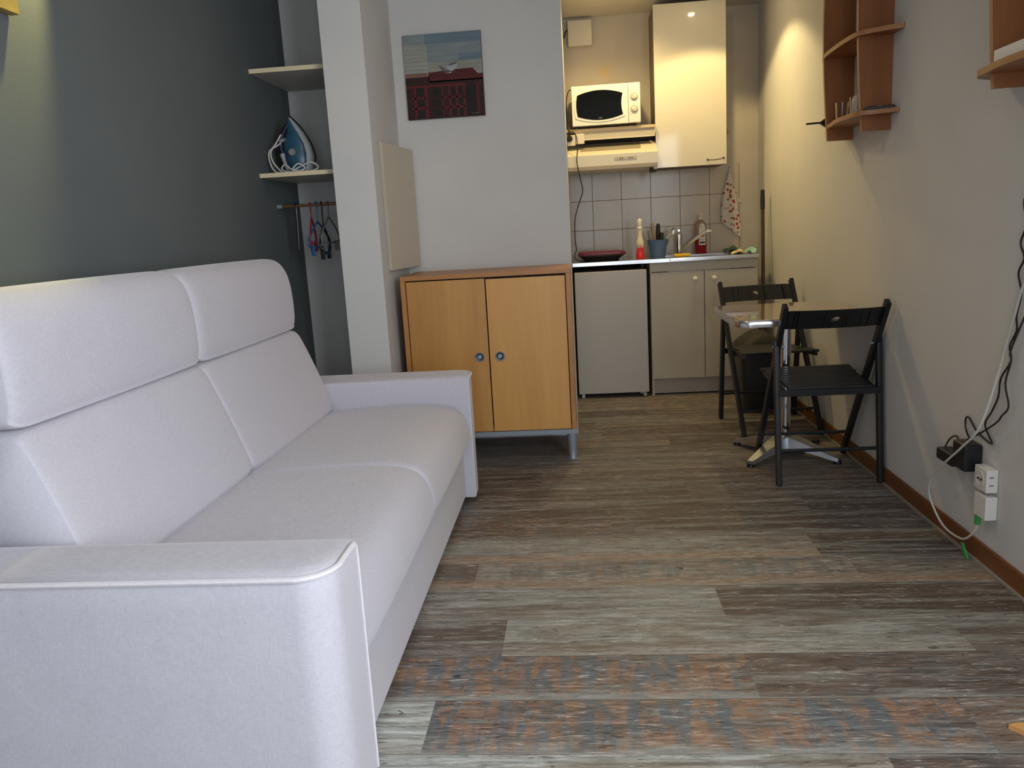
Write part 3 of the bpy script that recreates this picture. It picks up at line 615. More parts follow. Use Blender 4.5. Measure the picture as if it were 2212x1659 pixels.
# faucet
fa = thing('mixer_tap', 'chrome single-lever mixer tap with long angled spout on the worktop', 'tap', (.735, 5.815, WZ))
ax, ay = .735, 5.815
MB().lathe([(.026, 0), (.026, .006), (.021, .012), (.021, .10), (.023, .13), (.021, .145), (.012, .152), (.001, .154)], (ax, ay, WZ)).build('body', CHROME, fa)
MB().tube([(ax+.012, ay-.012, .940), (.80, 5.785, .990), (.86, 5.765, 1.040), (.905, 5.75, 1.070), (.930, 5.742, 1.080), (.948, 5.738, 1.076)], .0105, 12, 6).build('spout', CHROME, fa)
MB().tube([(ax, ay, 1.070), (ax-.004, ay-.03, 1.087), (ax-.01, ay-.09, 1.090)], .007, 10, 4).build('lever', CHROME, fa)
# hob / grill
gr = thing('table_grill', 'low black electric hotplate with burgundy top at left end of worktop', 'hotplate', (.18, 5.56, WZ))
mb = MB(); R4 = lambda hx, hy, z, cx=.180, cy=5.56, r=.04: [Vector((cx+sx*(hx-r)+r*cos(a), cy+sy*(hy-r)+r*sin(a), z)) for sx, sy, a0 in ((1, 1, 0), (-1, 1, pi/2), (-1, -1, pi), (1, -1, 3*pi/2)) for a in [a0+pi/2*k/5 for k in range(6)]]
mb.loft([R4(.115, .085, WZ+.001), R4(.118, .088, WZ+.01), R4(.150, .12, WZ+.036), R4(.154, .124, WZ+.040)]); mb.build('base', BLK, gr)
MB().loft([R4(.158, .128, WZ+.040), R4(.160, .130, WZ+.046), R4(.158, .128, WZ+.058), R4(.150, .120, WZ+.064), R4(.08, .06, WZ+.066)]).build('burgundy_top', BURG, gr)
# spray bottle
bt = thing('spray_bottle', 'slim white trigger bottle with bright red base on the worktop', 'bottle', (.438, 5.50, WZ))
MB().lathe([(.026, 0), (.028, .004), (.028, .03), (.024, .055), (.020, .075)], (.438, 5.50, WZ)).build('red_bottom', REDP, bt)
MB().lathe([(.020, .075), (.026, .095), (.026, .115), (.019, .135), (.016, .155), (.017, .18), (.0175, .205)], (.438, 5.50, WZ)).build('bottle', mat('cream_bottle', (.74, .68, .52), .3), bt)
mb = MB(); mb.lathe([(.016, .198), (.020, .200), (.020, .205), (.014, .212), (.0165, .235), (.015, .258), (.008, .266), (.001, .267)], (.438, 5.50, WZ)); mb.build('cap', WPL, bt)
MB().prism([(.424, .990), (.439, 1.012), (.452, .996)], 'y', 5.4715, 5.4735).build('label', REDP, bt)
# cup with utensils
CUX, CUY = .572, 5.66
cu = thing('utensil_cup', 'slate blue flared plastic cup holding kitchen utensils', 'cup', (CUX, CUY, WZ))
MB().lathe([(.001, .0), (.048, 0), (.050, .004), (.058, .05), (.070, .112), (.072, .118), (.069, .118), (.056, .05), (.047, .008), (.001, .008)], (CUX, CUY, WZ)).build('cup', CUPB, cu)
def utensil(name, lab, cat, x, ht, m, tilt, prof='rod', y=0):
    b0 = Vector((CUX+x*.55, CUY+y, WZ+.012)); top = Vector((CUX+x*.9+tilt, CUY+y, WZ+ht))
    t = thing(name, lab, cat, tuple(b0))
    if prof == 'rod': MB().tube([b0, b0.lerp(top, .5), top], .0035, 8, 2).build('shaft', m, t)
    elif prof == 'thick':
        MB().tube([b0, b0.lerp(top, .45)], .004, 8, 2).build('blade', STEEL, t); MB().tube([b0.lerp(top, .40), b0.lerp(top, .6), b0.lerp(top, .85), top], .010, 10, 4, rr=lambda q: .010+.006*sin(pi*q)).build('handle', m, t)
    elif prof == 'spoon':
        MB().tube([b0, b0.lerp(top, .75)], .003, 8, 2).build('handle', m, t)
        c = b0.lerp(top, .88); mb = MB(); d = (top-b0).normalized(); s_ = Vector((d.z, 0, -d.x))
        mb.loft([[c+d*(.030*cos(2*pi*k/18)*q)+s_*(.017*sin(2*pi*k/18)*q)+Vector((0, yy, 0)) for k in range(18)] for q, yy in ((.1, .006), (.7, .004), (1, 0), (1, -.002), (.7, .001), (.1, .003))]); mb.build('bowl', m, t)
utensil('kitchen_knife', 'dark-handled utensil at the left side of the blue cup', 'utensil', -.040, .185, GRPL, -.022, 'thick')
utensil('wooden_skewer', 'thin pale wooden stick, tallest on the left in the blue cup', 'utensil', -.030, .235, WOODSP, -.002, 'rod')
utensil('spatula', 'thick black-handled spatula standing upright in the blue cup', 'utensil', -.002, .225, BLK, .008, 'thick', .01)
utensil('scissors_handle', 'black utensil beside the thick black handle in the cup', 'utensil', .02, .165, BLK, .01, 'thick', -.015)
utensil('green_spatula', 'short green plastic utensil leaning right in the cup', 'utensil', .04, .15, GREENP, .02, 'rod', .01)
utensil('metal_spoon', 'metal spoon leaning out right of the blue cup', 'utensil', .055, .188, STEEL, .065, 'spoon')
# sponge
mb = MB(); mb.box(.660, .768, 5.47, 5.53, WZ+.0005, WZ+.020, .006, 2, Matrix.Translation((0, 0, 0)))
one('sponge', mb, YEL, 'yellow sponge lying in front of the tap', 'sponge', (.714, 5.50, .894))
# soap bottle
ds = thing('soap_bottle', 'tall pump bottle of dark red soap behind the tap spout', 'bottle', (.885, 5.80, WZ))
dx, dy = .885, 5.80
sq = lambda k: (1.15, .7)
MB().lathe([(.034, 0), (.040, .006), (.040, .10)], (dx, dy, WZ), 28, 1, .7).build('red_soap', WINE, ds)
MB().lathe([(.0401, .10), (.0402, .185), (.036, .21), (.022, .226), (.013, .232), (.013, .238)], (dx, dy, WZ), 28, 1, .7).build('bottle', CLEARP, ds)
mb = MB(); mb.lathe([(.016, .236), (.016, .252), (.006, .254), (.006, .268), (.012, .270), (.012, .280), (.002, .282)], (dx, dy, WZ)); mb.tube([(dx, dy, WZ+.275), (dx-.02, dy-.01, WZ+.275), (dx-.042, dy-.02, WZ+.267)], .004, 8, 3); mb.build('pump', CRPL, ds)
mb = MB(); mb.use(LABELM); yy = dy-.0292
mb.prism([(dx-.022+.006, 0.982), (dx+.028, 0.982), (dx+.028, 1.097), (dx+.020, 1.125), (dx+.006, 1.132), (dx-.008, 1.122), (dx-.016, 1.097)], 'y', yy-.001, yy+.006)
mb.use(INKM); mb.prism([(dx-.012, 0.991), (dx+.024, 0.991), (dx+.024, 1.005), (dx-.012, 1.005)], 'y', yy-.002, yy-.001); mb.prism([(dx-.004, 1.102), (dx+.003, 1.105), (dx+.003, 1.110), (dx-.004, 1.108)], 'y', yy-.002, yy-.001)
mb.use(ORL); mb.prism([(dx-.010, 1.037), (dx+.022, 1.039), (dx+.022, 1.049), (dx-.010, 1.047)], 'y', yy-.002, yy-.001)
mb.use(GRPL); mb.prism([(dx-.012, 1.017), (dx+.020, 1.017), (dx+.020, 1.021), (dx-.012, 1.021)], 'y', yy-.002, yy-.001)
mb.build('label', None, ds)
# cloths on the worktop
def cloth_patch(name, m, x0, x1, y0, y1, z, lab, amp=.018, sd=1, n=18, tilt=0):
    rnd = random.Random(sd); ph = [rnd.uniform(0, 6) for _ in range(4)]
    b = MB(); g = []
    for i in range(n+1):
        row = []
        for j in range(n+1):
            u, v = i/n, j/n; h = amp*(.5+.5*sin(6*u+ph[0]+2*v)) * (sin(pi*u)**.5 if 0 < u < 1 else 0)*(.4+.6*(sin(pi*v) if 0 < v < 1 else 0)) + .35*amp*(.5+.5*sin(14*v+ph[2]+5*u))
            row.append(Vector((x0+(x1-x0)*u+.012*sin(5*v+ph[1]), y0+(y1-y0)*v+.012*sin(7*u+ph[3]), z+.001+max(0, h)+tilt*u)))
        g.append(row)
    top = [[b.bm.verts.new(p+Vector((0, 0, .0035))) for p in r] for r in g]; bot = [[b.bm.verts.new(p) for p in r] for r in g]
    for i in range(n):
        for j in range(n):
            f = b.bm.faces.new((top[i][j], top[i+1][j], top[i+1][j+1], top[i][j+1])); f.smooth = True
            f = b.bm.faces.new((bot[i][j], bot[i][j+1], bot[i+1][j+1], bot[i+1][j])); f.smooth = True
    for i in range(n):
        b.bm.faces.new((top[i][0], bot[i][0], bot[i+1][0], top[i+1][0])); b.bm.faces.new((top[i][n], top[i+1][n], bot[i+1][n], bot[i][n]))
        b.bm.faces.new((top[0][i], top[0][i+1], bot[0][i+1], bot[0][i])); b.bm.faces.new((top[n][i], bot[n][i], bot[n][i+1], top[n][i+1]))
    return one(name, b, m, lab, 'cloth', ((x0+x1)/2, (y0+y1)/2, z))
cloth_patch('dish_cloth', DKCL, 1.030, 1.130, 5.52, 5.70, WZ, 'dark green crumpled cloth at the right end of the worktop', .040, 2)
cloth_patch('dish_cloth', CRCL, 1.035, 1.120, 5.42, 5.51, WZ, 'cream wiping cloth in front of the dark green cloth', .022, 5)
cloth_patch('dish_cloth', MINT, 1.135, 1.188, 5.42, 5.60, WZ, 'mint green cloth at the far right corner of the worktop', .036, 8)

# hood
HY = 5.42
hd = thing('cooker_hood', 'white slim cooker hood with grille under the microwave', 'cooker hood', (.27, 5.66, 1.51))
mb = MB(); mb.prism([(HY, 1.537), (HY, 1.606), (5.60, 1.692), (5.88, 1.692), (5.88, 1.515), (HY+.03, 1.515)], 'x', -.021, .560, .002); mb.build('body', CRPL, hd)
MB().box(-.020, .559, HY-.002, HY+.02, 1.512, 1.537, .002).build('lower_lip', mat('hood_lip_grey', (.34, .29, .22), .4), hd)
mb = MB(); d = Vector((0, .18, .086)); dn = d.normalized(); nn = Vector((0, -dn.z, dn.y))
for r_ in range(4):
    for k in range(58):
        c = Vector((.065+k*.0068+(r_ % 2)*.0034, HY, 1.606)) + d*(.42+.14*r_) + nn*.0008
        u = Vector((.0023, 0, 0)); v = dn*.0100
        vs = [mb.bm.verts.new(c+q) for q in (-u-v, u-v, u*2.2+v, u*.2+v)]; mb.bm.faces.new(vs)
mb.build('vent_grille', mat('grille_slots', (.07, .045, .02), .7), hd)
mb = MB(); mb.use(mat('hood_switch_plate', (.50, .45, .37), .35)); mb.box(.28, .425, HY-.002, HY, 1.566, 1.586, .0008)
mb.use(mat('hood_switch_dark', (.14, .10, .06), .5))
for x in (.315, .330, .375, .392): mb.box(x, x+.006, HY-.004, HY-.001, 1.570, 1.582)
mb.build('switches', None, hd)
MB().lathe([(.012, 0), (.014, .012), (.010, .02)], (.545, HY+.02, 1.497)).build('lamp_knob', WPL, hd)
mb = MB(); mb.box(.520, .560, 5.53, 5.60, 1.485, 1.513, .004); mb.build('hinge_block', mat('brown_block', (.05, .03, .02), .6), hd)
# shelf bracket board above hood
bs = thing('appliance_shelf', 'cream metal-edged shelf board carrying the microwave', 'shelf', (.27, 5.7, 1.70))
MB().box(-.02, .560, 5.52, 5.88, 1.768, 1.786, .002).build('board', mat('shelf_tan', (.60, .46, .28), .5), bs)
mb = MB(); mb.prism([(.086, 1.716), (.548, 1.716), (.556, 1.768), (.02, 1.768)], 'y', 5.530, 5.545); mb.build('front_panel', mat('shelf_panel_grey', (.50, .45, .37), .45), bs)
mb = MB(); mb.tube([(.088, 5.526, 1.715), (.30, 5.526, 1.715), (.535, 5.526, 1.715), (.549, 5.526, 1.720), (.556, 5.526, 1.745), (.557, 5.526, 1.770)], .0035, 6, 3); mb.build('edge_strip', CRPL, bs)
MB().box(-.02, .555, 5.60, 5.88, 1.695, 1.712).build('painted_underside_shade', DKGAP, bs)  # near-black slab painting the shade between shelf and hood
# sockets by hood
so = thing('wall_socket', 'cream double wall socket beneath the left corner of the microwave', 'socket', (.035, 5.515, 1.68))
mb = MB(); mb.box(-.020, .034, 5.500, 5.529, 1.682, 1.750, .003); mb.build('left_box', CRPL, so)
mb = MB(); mb.box(.037, .093, 5.500, 5.529, 1.690, 1.755, .003); mb.build('right_box', CRPL, so)
# microwave
MX0, MX1, MZ0, MZ1, MY = .020, .464, 1.802, 2.052, 5.50
mw = thing('microwave', 'white microwave oven with curved black window and two dials', 'microwave', (.24, 5.66, 1.787))
MB().box(MX0, MX1, MY+.012, 5.84, MZ0, MZ1, .006, 3).build('body', CRPL, mw)
MB().box(MX0, .385, MY, MY+.012, MZ0, MZ1, .004, 2).build('door', WPL, mw)
dr = MB().box(.387, MX1, MY, MY+.012, MZ0+.002, MZ1, .003, 2).build('control_panel', WPL, mw)
def win(xa, xb, zc, h0, h1, n=14):
    top = [(xa+(xb-xa)*k/n, zc+h0+(h1-h0)*(1-((k/n-.5)*2)**2)) for k in range(n+1)]; bot = [(xa+(xb-xa)*k/n, zc-h0-(h1-h0)*(1-((k/n-.5)*2)**2)) for k in range(n, -1, -1)]
    right = [(xb+.0-.010*(1-(q*2-1)**2), zc+h0-2*h0*q) for q in (.25, .5, .75)]; left = [(xa-.008*(1-(q*2-1)**2), zc-h0+2*h0*q) for q in (.25, .5, .75)]
    return top+right+bot+left
mb = MB(); mb.prism(win(.043, .362, 1.926, .077, .105), 'y', MY-.004, MY+.002, .0015); mb.build('window_bezel', WPL, mw)
wn = MB().prism(win(.056, .350, 1.926, .066, .093), 'y', MY-.0055, MY-.003).build('window_glass', GLASSB, mw)
mb = MB()
for pl in ([(.192, 1.842), (.194, 1.849), (.197, 1.843), (.200, 1.849), (.202, 1.842)], [(.205, 1.842), (.206, 1.849)], [(.209, 1.842), (.211, 1.849), (.215, 1.849)]): mb.tube([(x, MY-.0062, z) for x, z in pl], .0007, 5, 1, smooth=False)
mb.build('badge', mat('badge_white', (.6, .6, .6), .4), wn)
for z in (1.967, 1.890):
    k_ = MB(); k_.loft([[Vector((.424+r*cos(2*pi*i/28), MY-q, z+r*sin(2*pi*i/28))) for i in range(28)] for r, q in ((.0225, 0), (.0225, .006), (.020, .009), (.0195, .006), (.017, .006), (.016, .012), (.006, .0125))])
    kk = k_.build('dial', CRPL, mw)
    MB().beam((.424-.011, MY-.013, z+.012*(1 if z > 1.93 else -.6)), (.424+.011, MY-.013, z-.012*(1 if z > 1.93 else -.6)), .005, .005, (0, 1, 0), .001).build('grip', WPL, kk)
    MB().loft([[Vector((.424+r*cos(2*pi*i/28), MY-q, z+r*sin(2*pi*i/28))) for i in range(28)] for r, q in ((.0242, 0), (.0242, .0015), (.0225, .0015))]).build('ring', mat('dial_ring', (.16, .12, .07), .4), kk)
for x, z in ((.399, 2.000), (.399, 1.852)): MB().box(x, x+.004, MY-.001, MY, z, z+.004).build('mark', GRPL, dr)
for x in (.05, .43):
    for y in (5.53, 5.80): MB().cyl((x, y, 1.786), (x, y, 1.803), .010).build('foot', BLK, mw)
# cords
MB().tube([(-.006, 5.470, 1.752), (.010, 5.44, 1.766), (.026, 5.42, 1.757), (.041, 5.40, 1.725), (.045, 5.392, 1.653), (.038, 5.39, 1.567), (.055, 5.40, 1.464), (.068, 5.42, 1.384), (.040, 5.43, 1.304), (.010, 5.44, 1.202), (.006, 5.45, 1.067), (.012, 5.46, 1.005), (.000, 5.46, .975), (.002, 5.45, .945), (.030, 5.45, .928), (.062, 5.48, .928)], .0033, 8, 6).build('power_cord', BLK, gr)
mb = MB(); mb.cyl((-.004, 5.499, 1.727), (-.004, 5.480, 1.727), .021, .019); mb.cyl((-.004, 5.482, 1.727), (-.004, 5.462, 1.730), .013, .011); mb.tube([(-.004, 5.47, 1.74), (-.006, 5.47, 1.755), (-.004, 5.472, 1.78), (-.010, 5.50, 1.81)], .007, 8, 4); mb.build('plug', BLK, gr)
mc = MB(); mc.tube([(.030, 5.72, 2.055), (.012, 5.70, 2.062), (-.002, 5.68, 2.045), (-.014, 5.64, 1.99), (-.017, 5.60, 1.93), (-.016, 5.56, 1.83)], .0033, 8, 5)
mc.build('power_cord', BLK, mw)
jb = thing('junction_box', 'square cream junction box high on the kitchen wall by the ceiling', 'box', (.095, 5.87, 2.37))
MB().box(.013, .177, 5.845, 5.899, 2.370, 2.536, .005).build('cover', CRPL, jb)
MB().lathe([(.006, -.001), (.007, .0), (.004, .002)], (.155, 5.843, 2.395)).build('screw', WPL, jb)
MB().tube([(.015, 5.87, 2.478), (.0, 5.86, 2.468), (-.014, 5.86, 2.43)], .004, 8, 4).build('lead', BLK, jb)
# upper cabinet
UY = 5.555
uc = thing('wall_cupboard', 'tall glossy white wall cupboard reaching the ceiling above the worktop', 'cupboard', (.79, 5.73, 1.511))
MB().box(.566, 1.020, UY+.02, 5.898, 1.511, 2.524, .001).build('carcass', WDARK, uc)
dd = MB().box(.562, 1.022, UY, UY+.019, 1.508, 2.524, .0025).build('door', WLAM, uc)
MB().tube([(.898, UY-.002, 1.542), (.898, UY-.014, 1.540), (.93, UY-.018, 1.537), (.975, UY-.018, 1.540), (1.002, UY-.014, 1.547), (1.002, UY-.002, 1.549)], .0028, 8, 4).build('wire_handle', mat('dark_wire', (.06, .045, .03), .35, metal=.6), dd)
for x, z in ((.898, 1.542), (1.002, 1.548)): MB().cyl((x, UY-.004, z), (x, UY, z), .006).build('handle_end', BLK, dd)
# small pipe fitting on the back wall right of cupboard
mb = MB(); mb.cyl((1.085, 5.899, 1.745), (1.085, 5.875, 1.745), .016, .013); mb.cyl((1.085, 5.878, 1.745), (1.085, 5.868, 1.745), .007)
one('wall_hook', mb, mat('brass_hook', (.30, .20, .10), .4, metal=.6), 'small brass fitting on the back wall right of the wall cupboard', 'hook', (1.085, 5.88, 1.745))
mb = MB(); mb.box(1.158, 1.190, 5.895, 5.8995, 1.258, 1.290, .002)
one('wall_plate', mb, KWALL, 'tiny painted-over plate on the back wall right of the tea towel', 'plate', (1.175, 5.895, 1.255))
# tea towel hanging by the corner
def towel():
    t = thing('tea_towel', 'white tea towel with red floral print hanging by the tiles', 'towel', (1.10, 5.87, 1.02))
    n = 26; b = MB()
    TW = mat('towel_print', (.62, .58, .52), .9, bump=.3, bscale=50)
    m = TW; nt_ = m.node_tree; bs_ = nt_.nodes['Principled BSDF']; tc = nt_.nodes.new('ShaderNodeTexCoord')
    vo = nt_.nodes.new('ShaderNodeTexVoronoi'); vo.inputs['Scale'].default_value = 44; nt_.links.new(tc.outputs['Object'], vo.inputs['Vector'])
    lt = nt_.nodes.new('ShaderNodeMath'); lt.operation = 'LESS_THAN'; lt.inputs[1].default_value = .42; nt_.links.new(vo.outputs['Distance'], lt.inputs[0])
    sc_ = nt_.nodes.new('ShaderNodeSeparateColor'); nt_.links.new(vo.outputs['Color'], sc_.inputs[0])
    cr = nt_.nodes.new('ShaderNodeValToRGB'); e = cr.color_ramp; e.interpolation = 'CONSTANT'; e.elements[0].color = (.36, .04, .05, 1); e.elements[1].position = .45; e.elements[1].color = (.26, .22, .12, 1)
    k = e.elements.new(.65); k.color = (.60, .55, .48, 1); nt_.links.new(sc_.outputs[0], cr.inputs[0])
    mx = nt_.nodes.new('ShaderNodeMix'); mx.data_type = 'RGBA'; mx.inputs[6].default_value = (.62, .56, .50, 1); nt_.links.new(lt.outputs[0], mx.inputs[0]); nt_.links.new(cr.outputs[0], mx.inputs[7]); nt_.links.new(mx.outputs[2], bs_.inputs['Base Color'])
    zt = 1.485
    left = [(0, 1.098), (.08, 1.090), (.18, 1.080), (.32, 1.066), (.55, 1.050), (.78, 1.040), (1, 1.036)]
    right = [(0, 1.104), (.08, 1.112), (.18, 1.122), (.32, 1.134), (.55, 1.152), (.78, 1.172), (1, 1.172)]
    def ip(T_, q):
        for (a, x), (b_, y) in zip(T_[:-1], T_[1:]):
            if a <= q <= b_: return x+(y-x)*(q-a)/(b_-a)
        return T_[-1][1]
    def grid(x_l, x_r, zb_l, zb_r, y0, folds):
        rings = []
        for i in range(n+1):
            v = i/n; row = []
            for j in range(n+1):
                u = j/n; x = ip(left, v)+(ip(right, v)-ip(left, v))*(x_l+(x_r-x_l)*u)
                zb = zb_l+(zb_r-zb_l)*u; z = zt+(zb-zt)*v
                y = y0-.016*v*(1+cos(folds*u*pi*2))*.5-.004*(1-v)
                row.append(Vector((x, y, z)))
            rings.append(row)
        return rings
    def sheet(g):
        F = [[b.bm.verts.new(p) for p in r] for r in g]; B = [[b.bm.verts.new(p+Vector((0, .003, 0))) for p in r] for r in g]
        for i in range(n):
            for j in range(n):
                f = b.bm.faces.new((F[i][j], F[i][j+1], F[i+1][j+1], F[i+1][j])); f.smooth = True
                f = b.bm.faces.new((B[i][j], B[i+1][j], B[i+1][j+1], B[i][j+1])); f.smooth = True
    sheet(grid(.05, 1.0, 1.13, 1.02, 5.878, 2.0)); sheet(grid(0, .86, 1.165, 1.035, 5.888, 1.5))
    b.build('cloth', TW, t)
    MB().tube([(1.098, 5.872, 1.475), (1.100, 5.868, 1.505), (1.104, 5.872, 1.475)], .003, 6, 4).build('hanging_loop', LABELM, t)
    MB().cyl((1.101, 5.899, 1.502), (1.101, 5.862, 1.506), .004).build('nail', GMET, t)
towel()
# broom in the corner
br = thing('broom', 'dark broom with long pole leaning in the corner beside the worktop', 'broom', (1.222, 5.46, 0))
bt0, bt1 = Vector((1.208, 5.30, .06)), Vector((1.246, 5.52, 1.325))
MB().tube([bt0, bt0.lerp(bt1, .5), bt0.lerp(bt1, .92)], .0115, 12, 2).build('pole', mat('brown_pole', (.060, .035, .022), .45), br)
MB().tube([bt0.lerp(bt1, .90), bt0.lerp(bt1, .95), bt1], .014, 12, 3, rr=lambda q: .015-.004*abs(q-.4)).build('grip', BLK, br)
mb = MB(); mb.box(1.16, 1.262, 5.10, 5.38, .035, .075, .01); mb.build('head', BLK, br)
mb = MB(); mb.prism([(1.17, .035), (1.252, .035), (1.258, .001), (1.164, .001)], 'y', 5.105, 5.375); mb.build('bristles', mat('brush_fibres', (.05, .035, .025), .9, bump=.8, bscale=300), br)
# pedal bin
bn = thing('waste_bin', 'dark grey plastic waste bin with domed swing lid behind the folding chair', 'bin', (1.085, 4.92, 0))
def rr_(hx, hy, z, r=.035, cx=1.085, cy=4.92): return [Vector((cx+sx*(hx-r)+r*cos(a), cy+sy*(hy-r)+r*sin(a), z)) for sx, sy, a0 in ((1, 1, 0), (-1, 1, pi/2), (-1, -1, pi), (1, -1, 3*pi/2)) for a in [a0+pi/2*k/6 for k in range(7)]]
MB().loft([rr_(.100, .115, .0), rr_(.104, .12, .006), rr_(.118, .135, .20), rr_(.130, .148, .37), rr_(.134, .152, .372), rr_(.134, .152, .385)]).build('body', BINM, bn)
mb = MB(); P_ = []
rings = []
for k in range(15):
    q = k/14; x = 1.085-.134+.268*q; h = .385+.098*sin(pi*q)**.75 if 0 < q < 1 else .386
    rings.append([Vector((x, 4.92-.150, .383)), Vector((x, 4.92-.148, .383+(h-.383)*.35)), Vector((x, 4.92-.120, .383+(h-.383)*.75)), Vector((x, 4.92-.06, h)), Vector((x, 4.92+.06, h)), Vector((x, 4.92+.12, .383+(h-.383)*.75)), Vector((x, 4.92+.148, .383+(h-.383)*.35)), Vector((x, 4.92+.150, .383))])
mb.loft(rings); mb.build('lid', BINL, bn)
MB().loft([rr_(.137, .155, .374), rr_(.138, .156, .377), rr_(.138, .156, .388), rr_(.132, .150, .390)]).build('rim', BINM, bn)

# ------------------------------------------------------------------ bistro table
tb = thing('bistro_table', 'small bistro table with metal-edged top and aluminium star base against the wall', 'table', (.985, 3.92, 0))
TZ = .718; tx0, tx1, ty0, ty1 = .688, 1.288, 3.52, 4.20
def rrect(x0, x1, y0, y1, r, z, n=8):
    return [Vector((cx_+r*cos(a), cy_+r*sin(a), z)) for cx_, cy_, a0 in ((x1-r, y1-r, 0), (x0+r, y1-r, pi/2), (x0+r, y0+r, pi), (x1-r, y0+r, 3*pi/2)) for a in [a0+pi/2*k/n for k in range(n+1)]]
MB().loft([rrect(tx0, tx1, ty0, ty1, .07, TZ-.030), rrect(tx0-.001, tx1+.001, ty0-.001, ty1+.001, .07, TZ-.018), rrect(tx0, tx1, ty0, ty1, .07, TZ-.004), rrect(tx0+.003, tx1-.003, ty0+.003, ty1-.003, .068, TZ)]).build('metal_edge', STEEL, tb)
MB().loft([rrect(tx0+.008, tx1-.008, ty0+.008, ty1-.008, .064, TZ-.002), rrect(tx0+.008, tx1-.008, ty0+.008, ty1-.008, .064, TZ+.001)]).build('table_top', TABLET, tb)
TCX, TCY = .992, 3.90
mb = MB(); mb.cyl((TCX, TCY, .08), (TCX, TCY, .68), .024, seg=28); mb.build('post', CHROME, tb)
mb = MB(); mb.box(TCX-.16, TCX+.16, TCY-.022, TCY+.022, .672, .692, .004); mb.box(TCX-.022, TCX+.022, TCY-.16, TCY+.16, .672, .692, .004); mb.build('top_bracket', BLK, tb)
mb = MB(); mb.lathe([(.050, .04), (.052, .075), (.040, .10), (.027, .112)], (TCX, TCY, 0)); mb.build('hub', ALU, tb)
for fx, fy in ((.782, 3.715), (.795, 4.115), (1.195, 3.715), (1.205, 4.11)):
    v = Vector((fx-TCX, fy-TCY, 0)); L = v.length; v.normalize(); s_ = Vector((-v.y, v.x, 0)); rings = []
    for q, hw, z1, z0 in ((.02, .046, .104, .045), (.10, .050, .102, .050), (.35, .044, .084, .045), (.65, .033, .058, .032), (.90, .024, .036, .018), (1.0, .018, .029, .014)):
        c = Vector((TCX, TCY, 0))+v*(L*q)
        rings.append([c+s_*hw+Vector((0, 0, z0)), c+s_*hw*.75+Vector((0, 0, z1)), c-s_*hw*.75+Vector((0, 0, z1)), c-s_*hw+Vector((0, 0, z0))])
    lg = MB().loft(rings, smooth=False).build('foot', ALU, tb)
    c = Vector((TCX, TCY, 0))+v*(L*.97); MB().cyl((c.x, c.y, 0), (c.x, c.y, .016), .019, .017).build('glide', BLK, lg)

# ------------------------------------------------------------------ folding chairs
def make_chair(label):
    t = thing('folding_chair', label, 'chair', (0, 0, 0), 'black wooden folding chairs at the bistro table')
    # local: rear feet y=0, front feet y=.47 (sitter looks to +y)
    PV = (.07, .612)
    for s in (-1, 1):
        x = s*.205; MB().beam((x, -.046, .792), (x, .47, .0), .022, .036, (0, 1, .6), .004).build('front_leg', BLKW, t)
        x = s*.2145; MB().beam((x, PV[0]+.004, PV[1]+.02), (x, 0.0, 0), .022, .036, (0, 1, 0), .004).build('rear_leg', BLKW, t)
        MB().beam((s*.187, .030, .410), (s*.187, .425, .435), .012, .030, (0, 0, 1), .002).build('seat_rail', BLKW, t)
        MB().cyl((s*.178, PV[0]+.004, PV[1]-.01), (s*.229, PV[0]+.004, PV[1]-.01), .005).build('pivot_bolt', GMET, t)
    MB().beam((-.210, .028, .405), (.210, .028, .405), .028, .012, (0, 1, 0), .002).build('seat_rod', BLKW, t)
    MB().beam((-.210, .016, .152), (.210, .016, .152), .014, .014, (0, 1, 0), .003).build('stretcher', BLKW, t)
    MB().beam((-.190, .392, .128), (.190, .392, .128), .014, .014, (0, 1, 0), .003).build('stretcher', BLKW, t)
    # seat slats
    ns = 9
    for k in range(ns):
        y = .034+k*.0455; z = .430+.022*(y/.42); hw = .1745 if y < .27 else (.200 if y > .30 else .1745)
        if k == ns-1: hw = .206
        MB().box(-hw, hw, y-.018, y+.018, z-.012, z, .003).build('slat', BLKW, t)
    # curved backrest with oval hole
    n = 60; zz0, zz1 = .686, .768; mb = MB(); bmv = mb.bm
    def ypos(x, z): return -.050 - .030*(1-(x/.19)**2) - (z-.79)*.652
    def quad(c):
        a = [bmv.verts.new((x, ypos(x, z), z)) for x, z in c]; b = [bmv.verts.new((x, ypos(x, z)+.014, z)) for x, z in c]
        bmv.faces.new(a); bmv.faces.new(b[::-1])
        for i in range(4): bmv.faces.new((a[i], a[(i+1) % 4], b[(i+1) % 4], b[i]))
    cols = sorted([-.194+.388*i/n for i in range(n+1)]+[.017*cos(pi*k/10) for k in range(11)])
    def hz(x):
        q = x/.017
        return None if abs(q) >= .9999 else (.727+.30*x-.0085*sqrt(1-q*q), .727+.30*x+.0085*sqrt(1-q*q))
    for xa, xb in zip(cols[:-1], cols[1:]):
        if xb-xa < 1e-5: continue
        A, B_ = hz(xa), hz(xb)
        if A is None and B_ is None: quad([(xa, zz0), (xb, zz0), (xb, zz1), (xa, zz1)]); continue
        m_ = lambda x: (.727+.30*x,)*2
        A = A or m_(xa); B_ = B_ or m_(xb)
        quad([(xa, zz0), (xb, zz0), (xb, B_[0]), (xa, A[0])]); quad([(xa, A[1]), (xb, B_[1]), (xb, zz1), (xa, zz1)])
    bmesh.ops.remove_doubles(mb.bm, verts=mb.bm.verts, dist=.0001)
    mb.bm.verts.index_update(); seen = {}
    for f in list(mb.bm.faces): seen.setdefault(tuple(sorted(v.index for v in f.verts)), []).append(f)
    for fs in seen.values():
        if len(fs) > 1:
            for f in fs: mb.bm.faces.remove(f)
    for f in mb.bm.faces: f.smooth = False
    mb.build('backrest', BLKW, t)
    return t
